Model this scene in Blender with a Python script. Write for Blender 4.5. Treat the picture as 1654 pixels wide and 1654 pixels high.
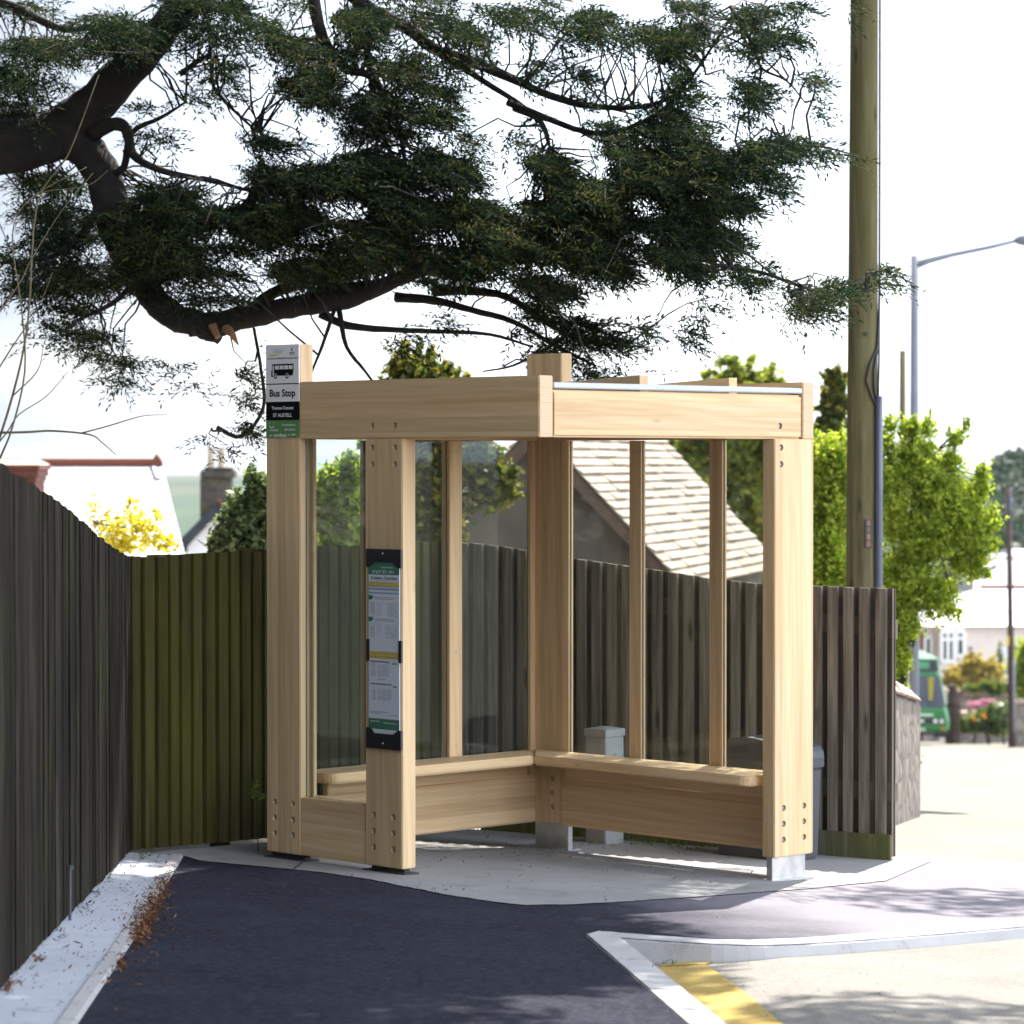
import bpy, bmesh, math, random
import numpy as np
from mathutils import Vector, Matrix

random.seed(7)
RNG = np.random.default_rng(11)
for o in list(bpy.data.objects):
    bpy.data.objects.remove(o)
SC = bpy.context.scene
COL = SC.collection

# ------------------------------------------------------------------ camera, sky, sun, exposure
EYE = 1.853
FPX = 5020.65                                   # focal length in pixels of the 1654 px photograph
PITCH = math.atan2(827 - 746.37, FPX)
cam = bpy.data.cameras.new('camera')
cam.sensor_width = 36.0
cam.lens = 36.0 * FPX / 1654.0
cam.clip_start = 0.1
cam.clip_end = 6000
cam.dof.use_dof = True
cam.dof.focus_distance = 13.9
cam.dof.aperture_fstop = 4.6
camo = bpy.data.objects.new('camera', cam)
COL.objects.link(camo)
camo.location = (0, 0, EYE)
camo.rotation_euler = (math.pi / 2 - PITCH, 0, 0)
SC.camera = camo

SUN_AZ = math.radians(72)                        # from +X towards +Y
SUN_EL = math.radians(54)
sdir = Vector((math.cos(SUN_AZ) * math.cos(SUN_EL), math.sin(SUN_AZ) * math.cos(SUN_EL), math.sin(SUN_EL)))
world = bpy.data.worlds.new('World')
SC.world = world
world.use_nodes = True
wn = world.node_tree
sky = wn.nodes.new('ShaderNodeTexSky')
sky.sky_type = 'NISHITA'
sky.sun_disc = False
sky.sun_elevation = SUN_EL
sky.sun_rotation = math.pi / 2 - SUN_AZ
sky.air_density = 1.0
sky.dust_density = 1.0
sky.ozone_density = 1.0
bg = wn.nodes['Background']
bg.inputs['Strength'].default_value = 0.075
# thin bright cloud over most of the sky, blue showing between
_tc = wn.nodes.new('ShaderNodeTexCoord'); _mp = wn.nodes.new('ShaderNodeMapping'); _mp.inputs['Scale'].default_value = (1.6, 1.6, 3.4)
_nz = wn.nodes.new('ShaderNodeTexNoise'); _nz.inputs['Scale'].default_value = 2.6; _nz.inputs['Detail'].default_value = 7; _nz.inputs['Roughness'].default_value = .55
_rp = wn.nodes.new('ShaderNodeValToRGB'); _rp.color_ramp.elements[0].position = .30; _rp.color_ramp.elements[0].color = (.42, .42, .42, 1); _rp.color_ramp.elements[1].position = .56; _rp.color_ramp.elements[1].color = (1, 1, 1, 1)
_mx = wn.nodes.new('ShaderNodeMix'); _mx.data_type = 'RGBA'; 
# unseen bright cloud lobe added over the open road side, lighting right-facing timber
_dp = wn.nodes.new('ShaderNodeVectorMath'); _dp.operation = 'DOT_PRODUCT'; _dp.inputs[1].default_value = (.90, -.40, .15)
_mr = wn.nodes.new('ShaderNodeMapRange'); _mr.interpolation_type = 'SMOOTHSTEP'; _mr.inputs[1].default_value = .35; _mr.inputs[2].default_value = .85; _mr.inputs[3].default_value = .55; _mr.inputs[4].default_value = 4.7
_vm = wn.nodes.new('ShaderNodeVectorMath'); _vm.operation = 'SCALE'; _vm.inputs[0].default_value = (3.9, 4.3, 4.95)
wn.links.new(_tc.outputs['Generated'], _dp.inputs[0]); wn.links.new(_dp.outputs['Value'], _mr.inputs[0]); _d2 = wn.nodes.new('ShaderNodeVectorMath'); _d2.operation = 'DOT_PRODUCT'; _d2.inputs[1].default_value = (.45, .88, .12); wn.links.new(_tc.outputs['Generated'], _d2.inputs[0])
_m2 = wn.nodes.new('ShaderNodeMapRange'); _m2.interpolation_type = 'SMOOTHSTEP'; _m2.inputs[1].default_value = .765; _m2.inputs[2].default_value = .93; _m2.inputs[3].default_value = 0; _m2.inputs[4].default_value = 1.0; wn.links.new(_d2.outputs['Value'], _m2.inputs[0])
_ad = wn.nodes.new('ShaderNodeMath'); _ad.operation = 'ADD'; wn.links.new(_mr.outputs[0], _ad.inputs[0]); wn.links.new(_m2.outputs[0], _ad.inputs[1])
wn.links.new(_ad.outputs[0], _vm.inputs['Scale']); wn.links.new(_vm.outputs[0], _mx.inputs[7])
wn.links.new(_tc.outputs['Generated'], _mp.inputs[0]); wn.links.new(_mp.outputs[0], _nz.inputs['Vector']); wn.links.new(_nz.outputs['Fac'], _rp.inputs[0])
wn.links.new(_rp.outputs[0], _mx.inputs[0]); wn.links.new(sky.outputs[0], _mx.inputs[6]); wn.links.new(_mx.outputs[2], bg.inputs[0])

sun = bpy.data.lights.new('sun', 'SUN')
sun.energy = 4.0
sun.angle = math.radians(0.5)
sun.color = (1.0, 0.95, 0.87)
suno = bpy.data.objects.new('sun', sun)
COL.objects.link(suno)
suno.rotation_euler = sdir.to_track_quat('Z', 'Y').to_euler()
suno.location = sdir * 60

SC.view_settings.view_transform = 'Standard'
SC.view_settings.look = 'None'
SC.view_settings.exposure = 1.95
SC.view_settings.gamma = 1.0
SC.render.engine = 'CYCLES'
SC.cycles.use_denoising = True
SC.cycles.max_bounces = 10
SC.cycles.diffuse_bounces = 5
SC.cycles.transparent_max_bounces = 24
SC.cycles.caustics_reflective = False
SC.cycles.caustics_refractive = False
SC.cycles.sample_clamp_indirect = 6.0

# ------------------------------------------------------------------ picture <-> place helpers
_c, _s = math.cos(PITCH), math.sin(PITCH)
def ray(px, py):
    x = (px - 827) / FPX; y = -(py - 827) / FPX
    return np.array([x, _c + y * _s, -_s + y * _c])
def U(px, py, Y):                                # point of the sight line at distance Y
    d = ray(px, py) * 1.0
    d = d * (Y / d[1])
    return np.array([d[0], d[1], d[2] + EYE])
def ground(X, Y):                                # height of the pavement plane / hillside
    Xc = min(max(X, -4.0), 7.0)
    z = EYE - 1.8590 - 0.03707 * Xc - 0.0428 * (min(Y, 130.0) - 14)
    if Y > 16.5:
        z -= 0.0405 * (min(Y, 130.0) - 16.5)
    return z
def G(px, py, dz=0.0):                           # where a sight line meets the ground
    d = ray(px, py)
    lo, hi = 3.0, 400.0
    f = lambda t: EYE + d[2] * t - ground(d[0] * t, d[1] * t) - dz
    for _ in range(60):
        m = (lo + hi) / 2
        if f(m) > 0: lo = m
        else: hi = m
    return np.array([d[0] * lo, d[1] * lo, EYE + d[2] * lo])

def lin(r, g=None, b=None):
    if g is None: g = b = r
    f = lambda c: (c / 12.92 if c <= 0.04045 else ((c + 0.055) / 1.055) ** 2.4)
    return (f(r / 255.), f(g / 255.), f(b / 255.), 1.0)

# ------------------------------------------------------------------ materials
class NT:
    def __init__(s, name):
        s.m = bpy.data.materials.new(name); s.m.use_nodes = True
        s.t = s.m.node_tree; s.p = s.t.nodes['Principled BSDF']; s.out = s.t.nodes['Material Output']
    def n(s, typ, **kw):
        x = s.t.nodes.new(typ)
        for k, v in kw.items():
            if k.startswith('i_'):
                key = k[2:].replace('_', ' ')
                x.inputs[key].default_value = v
            else: setattr(x, k, v)
        return x
    def l(s, a, b): s.t.links.new(a, b)
    def coord(s, scale=(1, 1, 1), kind='Object', rot=(0, 0, 0)):
        tc = s.n('ShaderNodeTexCoord'); mp = s.n('ShaderNodeMapping')
        mp.inputs['Scale'].default_value = scale; mp.inputs['Rotation'].default_value = rot
        s.l(tc.outputs[kind], mp.inputs['Vector']); return mp.outputs[0]
    def noise(s, vec, scale, detail=6, rough=0.6, dist=0.0):
        x = s.n('ShaderNodeTexNoise'); x.inputs['Scale'].default_value = scale
        x.inputs['Detail'].default_value = detail; x.inputs['Roughness'].default_value = rough
        x.inputs['Distortion'].default_value = dist
        s.l(vec, x.inputs['Vector']); return x.outputs['Fac']
    def ramp(s, fac, stops):
        x = s.n('ShaderNodeValToRGB'); cr = x.color_ramp
        while len(cr.elements) < len(stops): cr.elements.new(0.5)
        for e, (p, c) in zip(cr.elements, stops):
            e.position = p; e.color = c if len(c) == 4 else (*c, 1)
        s.l(fac, x.inputs[0]); return x.outputs[0]
    def mix(s, fac, a, b, mode='MIX'):
        x = s.n('ShaderNodeMix', data_type='RGBA', blend_type=mode)
        for sock, v in ((x.inputs[0], fac), (x.inputs[6], a), (x.inputs[7], b)):
            if hasattr(v, 'is_output'): s.l(v, sock)
            else: sock.default_value = v
        return x.outputs[2]
    def math(s, op, a, b=0.0, c=0.0):
        x = s.n('ShaderNodeMath', operation=op)
        for i, v in enumerate((a, b, c)):
            if hasattr(v, 'is_output'): s.l(v, x.inputs[i])
            else: x.inputs[i].default_value = v
        return x.outputs[0]
    def bump(s, h, strength=0.3, dist=0.01):
        x = s.n('ShaderNodeBump'); x.inputs['Strength'].default_value = strength; x.inputs['Distance'].default_value = dist
        s.l(h, x.inputs['Height']); s.l(x.outputs[0], s.p.inputs['Normal'])
    def base(s, col, rough=0.6, metal=0.0, spec=None):
        if hasattr(col, 'is_output'): s.l(col, s.p.inputs['Base Color'])
        else: s.p.inputs['Base Color'].default_value = col
        if hasattr(rough, 'is_output'): s.l(rough, s.p.inputs['Roughness'])
        else: s.p.inputs['Roughness'].default_value = rough
        s.p.inputs['Metallic'].default_value = metal
        if spec is not None: s.p.inputs['Specular IOR Level'].default_value = spec
        return s.m

def plain(name, col, rough=0.6, metal=0.0, var=0.12, scale=8.0, spec=None):
    t = NT(name); v = t.noise(t.coord(), scale)
    c = tuple(col[:3]) + (1,)
    d = tuple(x * (1 - var) for x in c[:3]) + (1,); e = tuple(min(1, x * (1 + var)) for x in c[:3]) + (1,)
    return t.base(t.ramp(v, [(0.3, d), (0.7, e)]), rough, metal, spec)

def wood_mat(name, axis, lam_axis, lam=0.064, tone=1.0):
    """pale laminated larch: streaked grain along axis, boards stacked along lam_axis"""
    t = NT(name)
    sc = [34.0, 34.0, 34.0]; sc[axis] = 1.1
    v = t.coord(tuple(sc))
    sep = t.n('ShaderNodeSeparateXYZ'); t.l(t.coord(), sep.inputs[0])
    oi = t.n('ShaderNodeObjectInfo')
    k = t.math('FLOOR', t.math('ADD', t.math('DIVIDE', sep.outputs[lam_axis], lam), t.math('MULTIPLY', oi.outputs['Random'], 3.0)))
    wh = t.n('ShaderNodeTexWhiteNoise', noise_dimensions='1D'); t.l(t.math('ADD', k, t.math('MULTIPLY', oi.outputs['Random'], 91.0)), wh.inputs['W'])
    # shift the grain board by board
    off = t.n('ShaderNodeVectorMath', operation='ADD'); t.l(v, off.inputs[0])
    cmb = t.n('ShaderNodeCombineXYZ')
    for i in range(3): t.l(t.math('MULTIPLY', wh.outputs['Value'], 40.0 + 13 * i), cmb.inputs[i])
    t.l(cmb.outputs[0], off.inputs[1])
    g1 = t.noise(off.outputs[0], 0.55, 5, 0.62, 0.7)
    g2 = t.noise(off.outputs[0], 3.2, 4, 0.7, 0.2)
    a = (0.56 * tone, 0.385 * tone, 0.205 * tone, 1); b = (0.69 * tone, 0.515 * tone, 0.31 * tone, 1); d = (0.42 * tone, 0.255 * tone, 0.115 * tone, 1)
    col = t.ramp(g1, [(0.25, d), (0.42, a), (0.72, b)])
    col = t.mix(t.math('MULTIPLY', g2, 0.42), col, (0.44 * tone, 0.29 * tone, 0.15 * tone, 1))
    # broad growth-ring figure
    sc2 = [9.0, 9.0, 9.0]; sc2[axis] = 0.55
    w = t.n('ShaderNodeTexWave', wave_type='BANDS', bands_direction='DIAGONAL')
    w.inputs['Scale'].default_value = 1.5; w.inputs['Distortion'].default_value = 6.0; w.inputs['Detail'].default_value = 3.0
    off2 = t.n('ShaderNodeVectorMath', operation='ADD'); t.l(t.coord(tuple(sc2)), off2.inputs[0]); t.l(cmb.outputs[0], off2.inputs[1])
    t.l(off2.outputs[0], w.inputs['Vector'])
    col = t.mix(t.math('MULTIPLY', w.outputs['Fac'], 0.2), col, (0.36 * tone, 0.215 * tone, 0.10 * tone, 1))
    val = t.n('ShaderNodeHueSaturation'); t.l(col, val.inputs['Color'])
    t.l(t.math('ADD', t.math('ADD', 0.85, t.math('MULTIPLY', oi.outputs['Random'], 0.09)), t.math('MULTIPLY', wh.outputs['Value'], 0.26)), val.inputs['Value'])
    # glue joints
    fr = t.math('FRACT', t.math('ADD', t.math('DIVIDE', sep.outputs[lam_axis], lam), t.math('MULTIPLY', oi.outputs['Random'], 3.0)))
    joint = t.math('LESS_THAN', fr, 0.022)
    out = t.mix(t.math('MULTIPLY', joint, 0.35), val.outputs[0], (0.22, 0.13, 0.06, 1))
    # a few small knots
    kn = t.n('ShaderNodeTexVoronoi', feature='F1'); sk = [9.0, 9.0, 9.0]; sk[axis] = 2.6
    t.l(t.coord(tuple(sk)), kn.inputs['Vector']); kn.inputs['Scale'].default_value = 0.8
    kf = t.ramp(kn.outputs['Distance'], [(0.02, (1, 1, 1)), (0.075, (0, 0, 0))])
    out = t.mix(t.math('MULTIPLY', kf, 0.4), out, (0.24, 0.12, 0.05, 1))
    t.bump(g2, 0.12, 0.002)
    return t.base(out, 0.52, 0, 0.35)

def endgrain_mat():
    t = NT('end_grain'); v = t.coord((1, 1, 1))
    w = t.n('ShaderNodeTexWave', wave_type='RINGS', rings_direction='X')
    mp = t.n('ShaderNodeMapping'); mp.inputs['Location'].default_value = (0, -0.04, 0.35)
    t.l(v, mp.inputs[0]); t.l(mp.outputs[0], w.inputs['Vector'])
    w.inputs['Scale'].default_value = 48; w.inputs['Distortion'].default_value = 2.2; w.inputs['Detail'].default_value = 3; w.inputs['Detail Scale'].default_value = 0.5
    c = t.ramp(w.outputs['Fac'], [(0.0, (0.60, 0.44, 0.29, 1)), (1.0, (0.43, 0.28, 0.165, 1))])
    sep = t.n('ShaderNodeSeparateXYZ'); t.l(v, sep.inputs[0])
    fr = t.math('FRACT', t.math('DIVIDE', sep.outputs[2], 0.065))
    c = t.mix(t.math('MULTIPLY', t.math('LESS_THAN', fr, 0.03), 0.5), c, (0.25, 0.16, 0.09, 1))
    return t.base(c, 0.7)

def glass_mat():
    t = NT('glass'); t.t.nodes.remove(t.p)
    tr = t.n('ShaderNodeBsdfTransparent'); tr.inputs[0].default_value = (0.91, 0.935, 0.92, 1)
    gl = t.n('ShaderNodeBsdfGlossy'); gl.inputs['Roughness'].default_value = 0.02; gl.inputs[0].default_value = (0.5, 0.53, 0.53, 1)
    df = t.n('ShaderNodeBsdfDiffuse'); df.inputs[0].default_value = (0.62, 0.64, 0.60, 1)
    fr = t.n('ShaderNodeFresnel'); ge = t.n('ShaderNodeNewGeometry')
    t.l(t.math('ADD', 1.45, t.math('MULTIPLY', ge.outputs['Backfacing'], 1 / 1.45 - 1.45)), fr.inputs[0])
    m1 = t.n('ShaderNodeMixShader'); t.l(fr.outputs[0], m1.inputs[0]); t.l(tr.outputs[0], m1.inputs[1]); t.l(gl.outputs[0], m1.inputs[2])
    v = t.noise(t.coord((3, 3, 1.2)), 2.0, 5)
    m2 = t.n('ShaderNodeMixShader'); t.l(t.math('MULTIPLY', v, 0.022), m2.inputs[0]); t.l(m1.outputs[0], m2.inputs[1]); t.l(df.outputs[0], m2.inputs[2])
    t.l(m2.outputs[0], t.out.inputs[0]); return t.m

def leaf_mat(name, cols, trans=0.4, scale=3.0, rough=0.55, spec=0.2):
    """foliage: colour differs leaf by leaf (attribute) and clump by clump"""
    t = NT(name)
    at = t.n('ShaderNodeAttribute', attribute_name='tint')
    v = t.noise(t.coord(), scale, 3)
    f = t.math('ADD', t.math('MULTIPLY', at.outputs['Fac'], 0.6), t.math('MULTIPLY', v, 0.4))
    st = [(i / (len(cols) - 1) * 0.7 + 0.15, c) for i, c in enumerate(cols)]
    c = t.ramp(f, st)
    t.base(c, rough, 0, spec)
    tl = t.n('ShaderNodeBsdfTranslucent')
    br = t.n('ShaderNodeHueSaturation'); br.inputs['Value'].default_value = 1.5; br.inputs['Saturation'].default_value = 1.1
    t.l(c, br.inputs['Color']); t.l(br.outputs[0], tl.inputs[0])
    m = t.n('ShaderNodeMixShader'); m.inputs[0].default_value = trans
    t.l(t.p.outputs[0], m.inputs[1]); t.l(tl.outputs[0], m.inputs[2]); t.l(m.outputs[0], t.out.inputs[0])
    return t.m

def fence_mat(name, dark, mid, light, moss=None, rough=0.85, mossy=0.5):
    t = NT(name)
    v = t.coord((26, 26, 1.3)); g = t.noise(v, 1.0, 7, 0.68, 0.4)
    c = t.ramp(g, [(0.30, dark), (0.5, mid), (0.72, light)])
    at = t.n('ShaderNodeAttribute', attribute_name='tint')
    hs = t.n('ShaderNodeHueSaturation'); t.l(c, hs.inputs['Color']); t.l(t.math('ADD', 0.55, t.math('MULTIPLY', at.outputs['Fac'], 0.9)), hs.inputs['Value'])
    c = hs.outputs[0]
    kn = t.n('ShaderNodeTexVoronoi'); t.l(t.coord((7, 7, 1.7)), kn.inputs['Vector']); kn.inputs['Scale'].default_value = 1.0
    kf = t.ramp(kn.outputs['Distance'], [(0.04, (1, 1, 1)), (0.13, (0, 0, 0))])
    c = t.mix(t.math('MULTIPLY', kf, 0.8), c, (0.012, 0.01, 0.008, 1))
    if moss:
        mf = t.ramp(t.noise(t.coord((2.2, 2.2, 0.8)), 1.0, 5), [(0.62 - mossy * 0.4, (0, 0, 0)), (0.95 - mossy * 0.4, (1, 1, 1))])
        c = t.mix(t.math('MULTIPLY', mf, 0.85), c, moss)
    t.bump(g, 0.5, 0.006)
    return t.base(c, rough, 0, 0.06)

def asphalt_mat(name, c0, c1, speck, rough=0.85, big=1.2):
    t = NT(name); v = t.coord()
    n1 = t.noise(v, 260, 3, 0.7); n2 = t.noise(v, big, 5, 0.6); n3 = t.noise(v, 38, 4, 0.7)
    c = t.ramp(n2, [(0.3, c0), (0.7, c1)])
    c = t.mix(t.ramp(n3, [(0.45, (0, 0, 0)), (0.75, (0.5, 0.5, 0.5))]), c, speck)
    c = t.mix(t.ramp(n1, [(0.56, (0, 0, 0)), (0.70, (0.8, 0.8, 0.8))]), c, speck)
    c = t.mix(t.ramp(n1, [(0.30, (0.7, 0.7, 0.7)), (0.42, (0, 0, 0))]), c, tuple(x * 0.4 for x in c0[:3]) + (1,))
    t.bump(t.math('ADD', n1, n3), 0.5, 0.006)
    return t.base(c, .95, 0, 0.08)

def stone_mat(name, cols, scale=5.0, mortar=(0.12, 0.10, 0.08, 1)):
    t = NT(name); v = t.coord()
    vo = t.n('ShaderNodeTexVoronoi', feature='F1'); vo.inputs['Scale'].default_value = scale; t.l(v, vo.inputs['Vector'])
    ve = t.n('ShaderNodeTexVoronoi', feature='DISTANCE_TO_EDGE'); ve.inputs['Scale'].default_value = scale; t.l(v, ve.inputs['Vector'])
    sp = t.n('ShaderNodeSeparateColor'); t.l(vo.outputs['Color'], sp.inputs[0])
    c = t.ramp(sp.outputs[0], [(i / (len(cols) - 1), k) for i, k in enumerate(cols)])
    c = t.mix(t.math('MULTIPLY', t.noise(v, scale * 4, 5), 0.5), c, tuple(x * 0.55 for x in cols[0][:3]) + (1,))
    e = t.ramp(ve.outputs['Distance'], [(0.02, (1, 1, 1)), (0.09, (0, 0, 0))])
    c = t.mix(e, c, mortar)
    t.bump(ve.outputs['Distance'], 0.6, 0.03)
    return t.base(c, 0.9)

M = {}
M['wood_u'] = wood_mat('larch_along_front', 0, 2)
M['wood_v'] = wood_mat('larch_along_side', 1, 2)
M['wood_post_u'] = wood_mat('larch_post_wide', 2, 0, 0.048)
M['wood_post_v'] = wood_mat('larch_post_side', 2, 1, 0.068)
M['seat_u'] = wood_mat('larch_seat_front', 0, 1, 0.115, 1.06)
M['seat_v'] = wood_mat('larch_seat_side', 1, 0, 0.115, 1.06)
M['end'] = endgrain_mat()
M['glass'] = glass_mat()
M['glass_edge'] = plain('glass_edge', (0.02, 0.055, 0.045), 0.15)
M['steel'] = plain('galvanised_steel', (0.46, 0.45, 0.44), 0.42, 0.85, 0.2, 14)
M['bolt'] = plain('bolt_zinc', (0.30, 0.30, 0.31), 0.45, 0.6, 0.2, 60)
M['alu'] = plain('aluminium', (0.40, 0.41, 0.41), 0.5, 0.2, 0.05, 10)
M['roofsheet'] = plain('roof_sheet', (0.30, 0.31, 0.31), 0.5, 0.0, 0.1)
M['black'] = plain('black_plastic', (0.013, 0.013, 0.016), 0.45, 0, 0.1, 30)
M['sign_white'] = plain('sign_white', (0.74, 0.74, 0.75), 0.35, 0, 0.02)
M['sign_black'] = plain('sign_black', (0.004, 0.004, 0.005), 0.7, 0, 0.05, 8, .06)
M['steel_shaded'] = plain('shaded_steel', (0.03, 0.028, 0.028), 0.7, 0.0, 0.3, 14)  # feet of the two left posts: steel with their shade put into the colour
M['sign_green'] = plain('sign_green', (0.062, 0.20, 0.05), 0.4, 0, 0.04)
M['sign_yellow'] = plain('sign_yellow', (0.62, 0.52, 0.05), 0.4, 0, 0.05)
M['sign_blue'] = plain('sign_pale_blue', (0.42, 0.58, 0.68), 0.4, 0, 0.05)
M['sign_red'] = plain('sign_dark_red', (0.12, 0.02, 0.03), 0.4, 0, 0.05)
M['paper'] = plain('paper', (0.60, 0.62, 0.66), 0.3, 0, 0.03)
M['paper_green'] = plain('paper_green', (0.05, 0.17, 0.10), 0.3, 0, 0.05)
M['paper_yellow'] = plain('paper_yellow', (0.55, 0.42, 0.10), 0.3, 0, 0.06)
M['paper_blue'] = plain('paper_blue', (0.28, 0.36, 0.52), 0.3, 0, 0.06)
M['ink'] = plain('ink_grey', (0.20, 0.21, 0.23), 0.4, 0, 0.1, 200)
M['ink_dark'] = plain('ink_dark', (0.045, 0.045, 0.05), 0.4, 0, 0.1, 200)
M['ink_pale'] = plain('ink_pale', (0.40, 0.42, 0.44), 0.4, 0, 0.25, 300)
M['white_print'] = plain('white_print', (0.72, 0.74, 0.72), 0.4, 0, 0.02)

def concrete_mat(name, c0, c1, c2):
    t = NT(name); v = t.coord()
    n1 = t.noise(v, 1.6, 6, 0.6); n2 = t.noise(v, 120, 3, 0.7); n3 = t.noise(v, 12, 5, 0.7)
    c = t.ramp(n1, [(0.3, c0), (0.7, c1)])
    c = t.mix(t.ramp(n3, [(0.55, (0, 0, 0)), (0.8, (0.55, 0.55, 0.55))]), c, c2)
    c = t.mix(t.ramp(n2, [(0.62, (0, 0, 0)), (0.72, (0.6, 0.6, 0.6))]), c, c2)
    t.bump(t.math('ADD', n2, n3), 0.25, 0.004)
    return t.base(c, 0.85, 0, 0.3)
M['slab'] = concrete_mat('concrete', (0.19, 0.185, 0.18, 1), (0.25, 0.245, 0.24, 1), (0.125, 0.12, 0.115, 1))
M['strip'] = concrete_mat('concrete_strip', (0.33, 0.34, 0.385, 1), (0.42, 0.43, 0.47, 1), (0.22, 0.22, 0.24, 1))
M['kerb'] = concrete_mat('kerb_concrete', (0.30, 0.29, 0.285, 1), (0.40, 0.385, 0.38, 1), (0.32, 0.31, 0.31, 1))
def tarmac_mat():
    m = asphalt_mat('new_tarmac', (0.0075, 0.0078, 0.0145, 1), (0.017, 0.0175, 0.029, 1), (0.075, 0.076, 0.092, 1), .75, 2.6)
    nt = m.node_tree; p = nt.nodes['Principled BSDF']; src = p.inputs['Base Color'].links[0].from_socket
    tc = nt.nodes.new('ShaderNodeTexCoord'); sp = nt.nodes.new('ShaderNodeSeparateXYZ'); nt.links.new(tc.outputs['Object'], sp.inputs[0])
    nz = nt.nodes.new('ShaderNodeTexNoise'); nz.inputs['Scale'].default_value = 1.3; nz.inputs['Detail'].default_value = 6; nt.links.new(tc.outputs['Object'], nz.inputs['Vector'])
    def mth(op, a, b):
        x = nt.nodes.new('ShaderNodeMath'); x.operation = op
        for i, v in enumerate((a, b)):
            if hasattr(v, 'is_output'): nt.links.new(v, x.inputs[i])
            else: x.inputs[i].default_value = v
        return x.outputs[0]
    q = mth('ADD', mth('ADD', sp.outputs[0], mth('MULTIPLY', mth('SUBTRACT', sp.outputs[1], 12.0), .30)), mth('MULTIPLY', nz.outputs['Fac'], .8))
    mr = nt.nodes.new('ShaderNodeMapRange'); mr.interpolation_type = 'SMOOTHSTEP'; nt.links.new(q, mr.inputs[0]); mr.inputs[1].default_value = .85; mr.inputs[2].default_value = 2.0  # pale dust plus sunlit brightness put into the colour, lighter towards the right
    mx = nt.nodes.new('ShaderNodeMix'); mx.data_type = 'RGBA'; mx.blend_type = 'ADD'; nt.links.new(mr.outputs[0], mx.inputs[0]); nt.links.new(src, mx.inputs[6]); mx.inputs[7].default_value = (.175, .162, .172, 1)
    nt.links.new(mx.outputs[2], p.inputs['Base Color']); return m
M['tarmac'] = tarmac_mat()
M['road'] = asphalt_mat('old_road', (0.155, 0.145, 0.13, 1), (0.22, 0.205, 0.185, 1), (0.34, 0.31, 0.27, 1), 0.9, 0.9)
M['yellow'] = asphalt_mat('yellow_paint', (0.34, 0.235, 0.06, 1), (0.41, 0.29, 0.08, 1), (0.38, 0.30, 0.15, 1), 0.7, 4)
def wear(m, scale, under, lo, hi):
    nt = m.node_tree; p = nt.nodes['Principled BSDF']; src = p.inputs['Base Color'].links[0].from_socket
    tc = nt.nodes.new('ShaderNodeTexCoord'); nz = nt.nodes.new('ShaderNodeTexNoise'); nz.inputs['Scale'].default_value = scale; nz.inputs['Detail'].default_value = 8; nz.inputs['Roughness'].default_value = .7
    rp = nt.nodes.new('ShaderNodeValToRGB'); rp.color_ramp.elements[0].position = lo; rp.color_ramp.elements[1].position = hi; mx = nt.nodes.new('ShaderNodeMix'); mx.data_type = 'RGBA'; mx.inputs[7].default_value = under
    nt.links.new(tc.outputs['Object'], nz.inputs['Vector']); nt.links.new(nz.outputs['Fac'], rp.inputs[0]); nt.links.new(rp.outputs[0], mx.inputs[0]); nt.links.new(src, mx.inputs[6]); nt.links.new(mx.outputs[2], p.inputs['Base Color'])
wear(M['yellow'], 16, (.19, .175, .155, 1), .54, .70)
wear(M['kerb'], 9, (.17, .16, .15, 1), .56, .78)
wear(M['slab'], 3.5, (.115, .11, .10, 1), .55, .80)
wear(M['strip'], 6, (.19, .19, .19, 1), .58, .80)
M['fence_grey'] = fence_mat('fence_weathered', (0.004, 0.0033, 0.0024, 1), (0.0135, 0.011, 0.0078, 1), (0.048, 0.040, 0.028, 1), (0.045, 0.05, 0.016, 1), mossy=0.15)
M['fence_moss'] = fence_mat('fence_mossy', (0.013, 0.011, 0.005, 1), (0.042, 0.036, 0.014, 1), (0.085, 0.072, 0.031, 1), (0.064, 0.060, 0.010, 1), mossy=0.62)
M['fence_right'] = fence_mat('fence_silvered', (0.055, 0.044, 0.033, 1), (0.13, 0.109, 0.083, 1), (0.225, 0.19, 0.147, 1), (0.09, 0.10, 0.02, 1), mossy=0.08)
M['bark'] = plain('bark_dark', (0.020, 0.016, 0.013), 0.95, 0, 0.5, 14)
M['twig'] = plain('twig_pale', (0.16, 0.135, 0.075), 0.8, 0, 0.35, 9)
M['heartwood'] = plain('broken_wood', (0.33, 0.17, 0.09), 0.8, 0, 0.3, 30)

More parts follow.
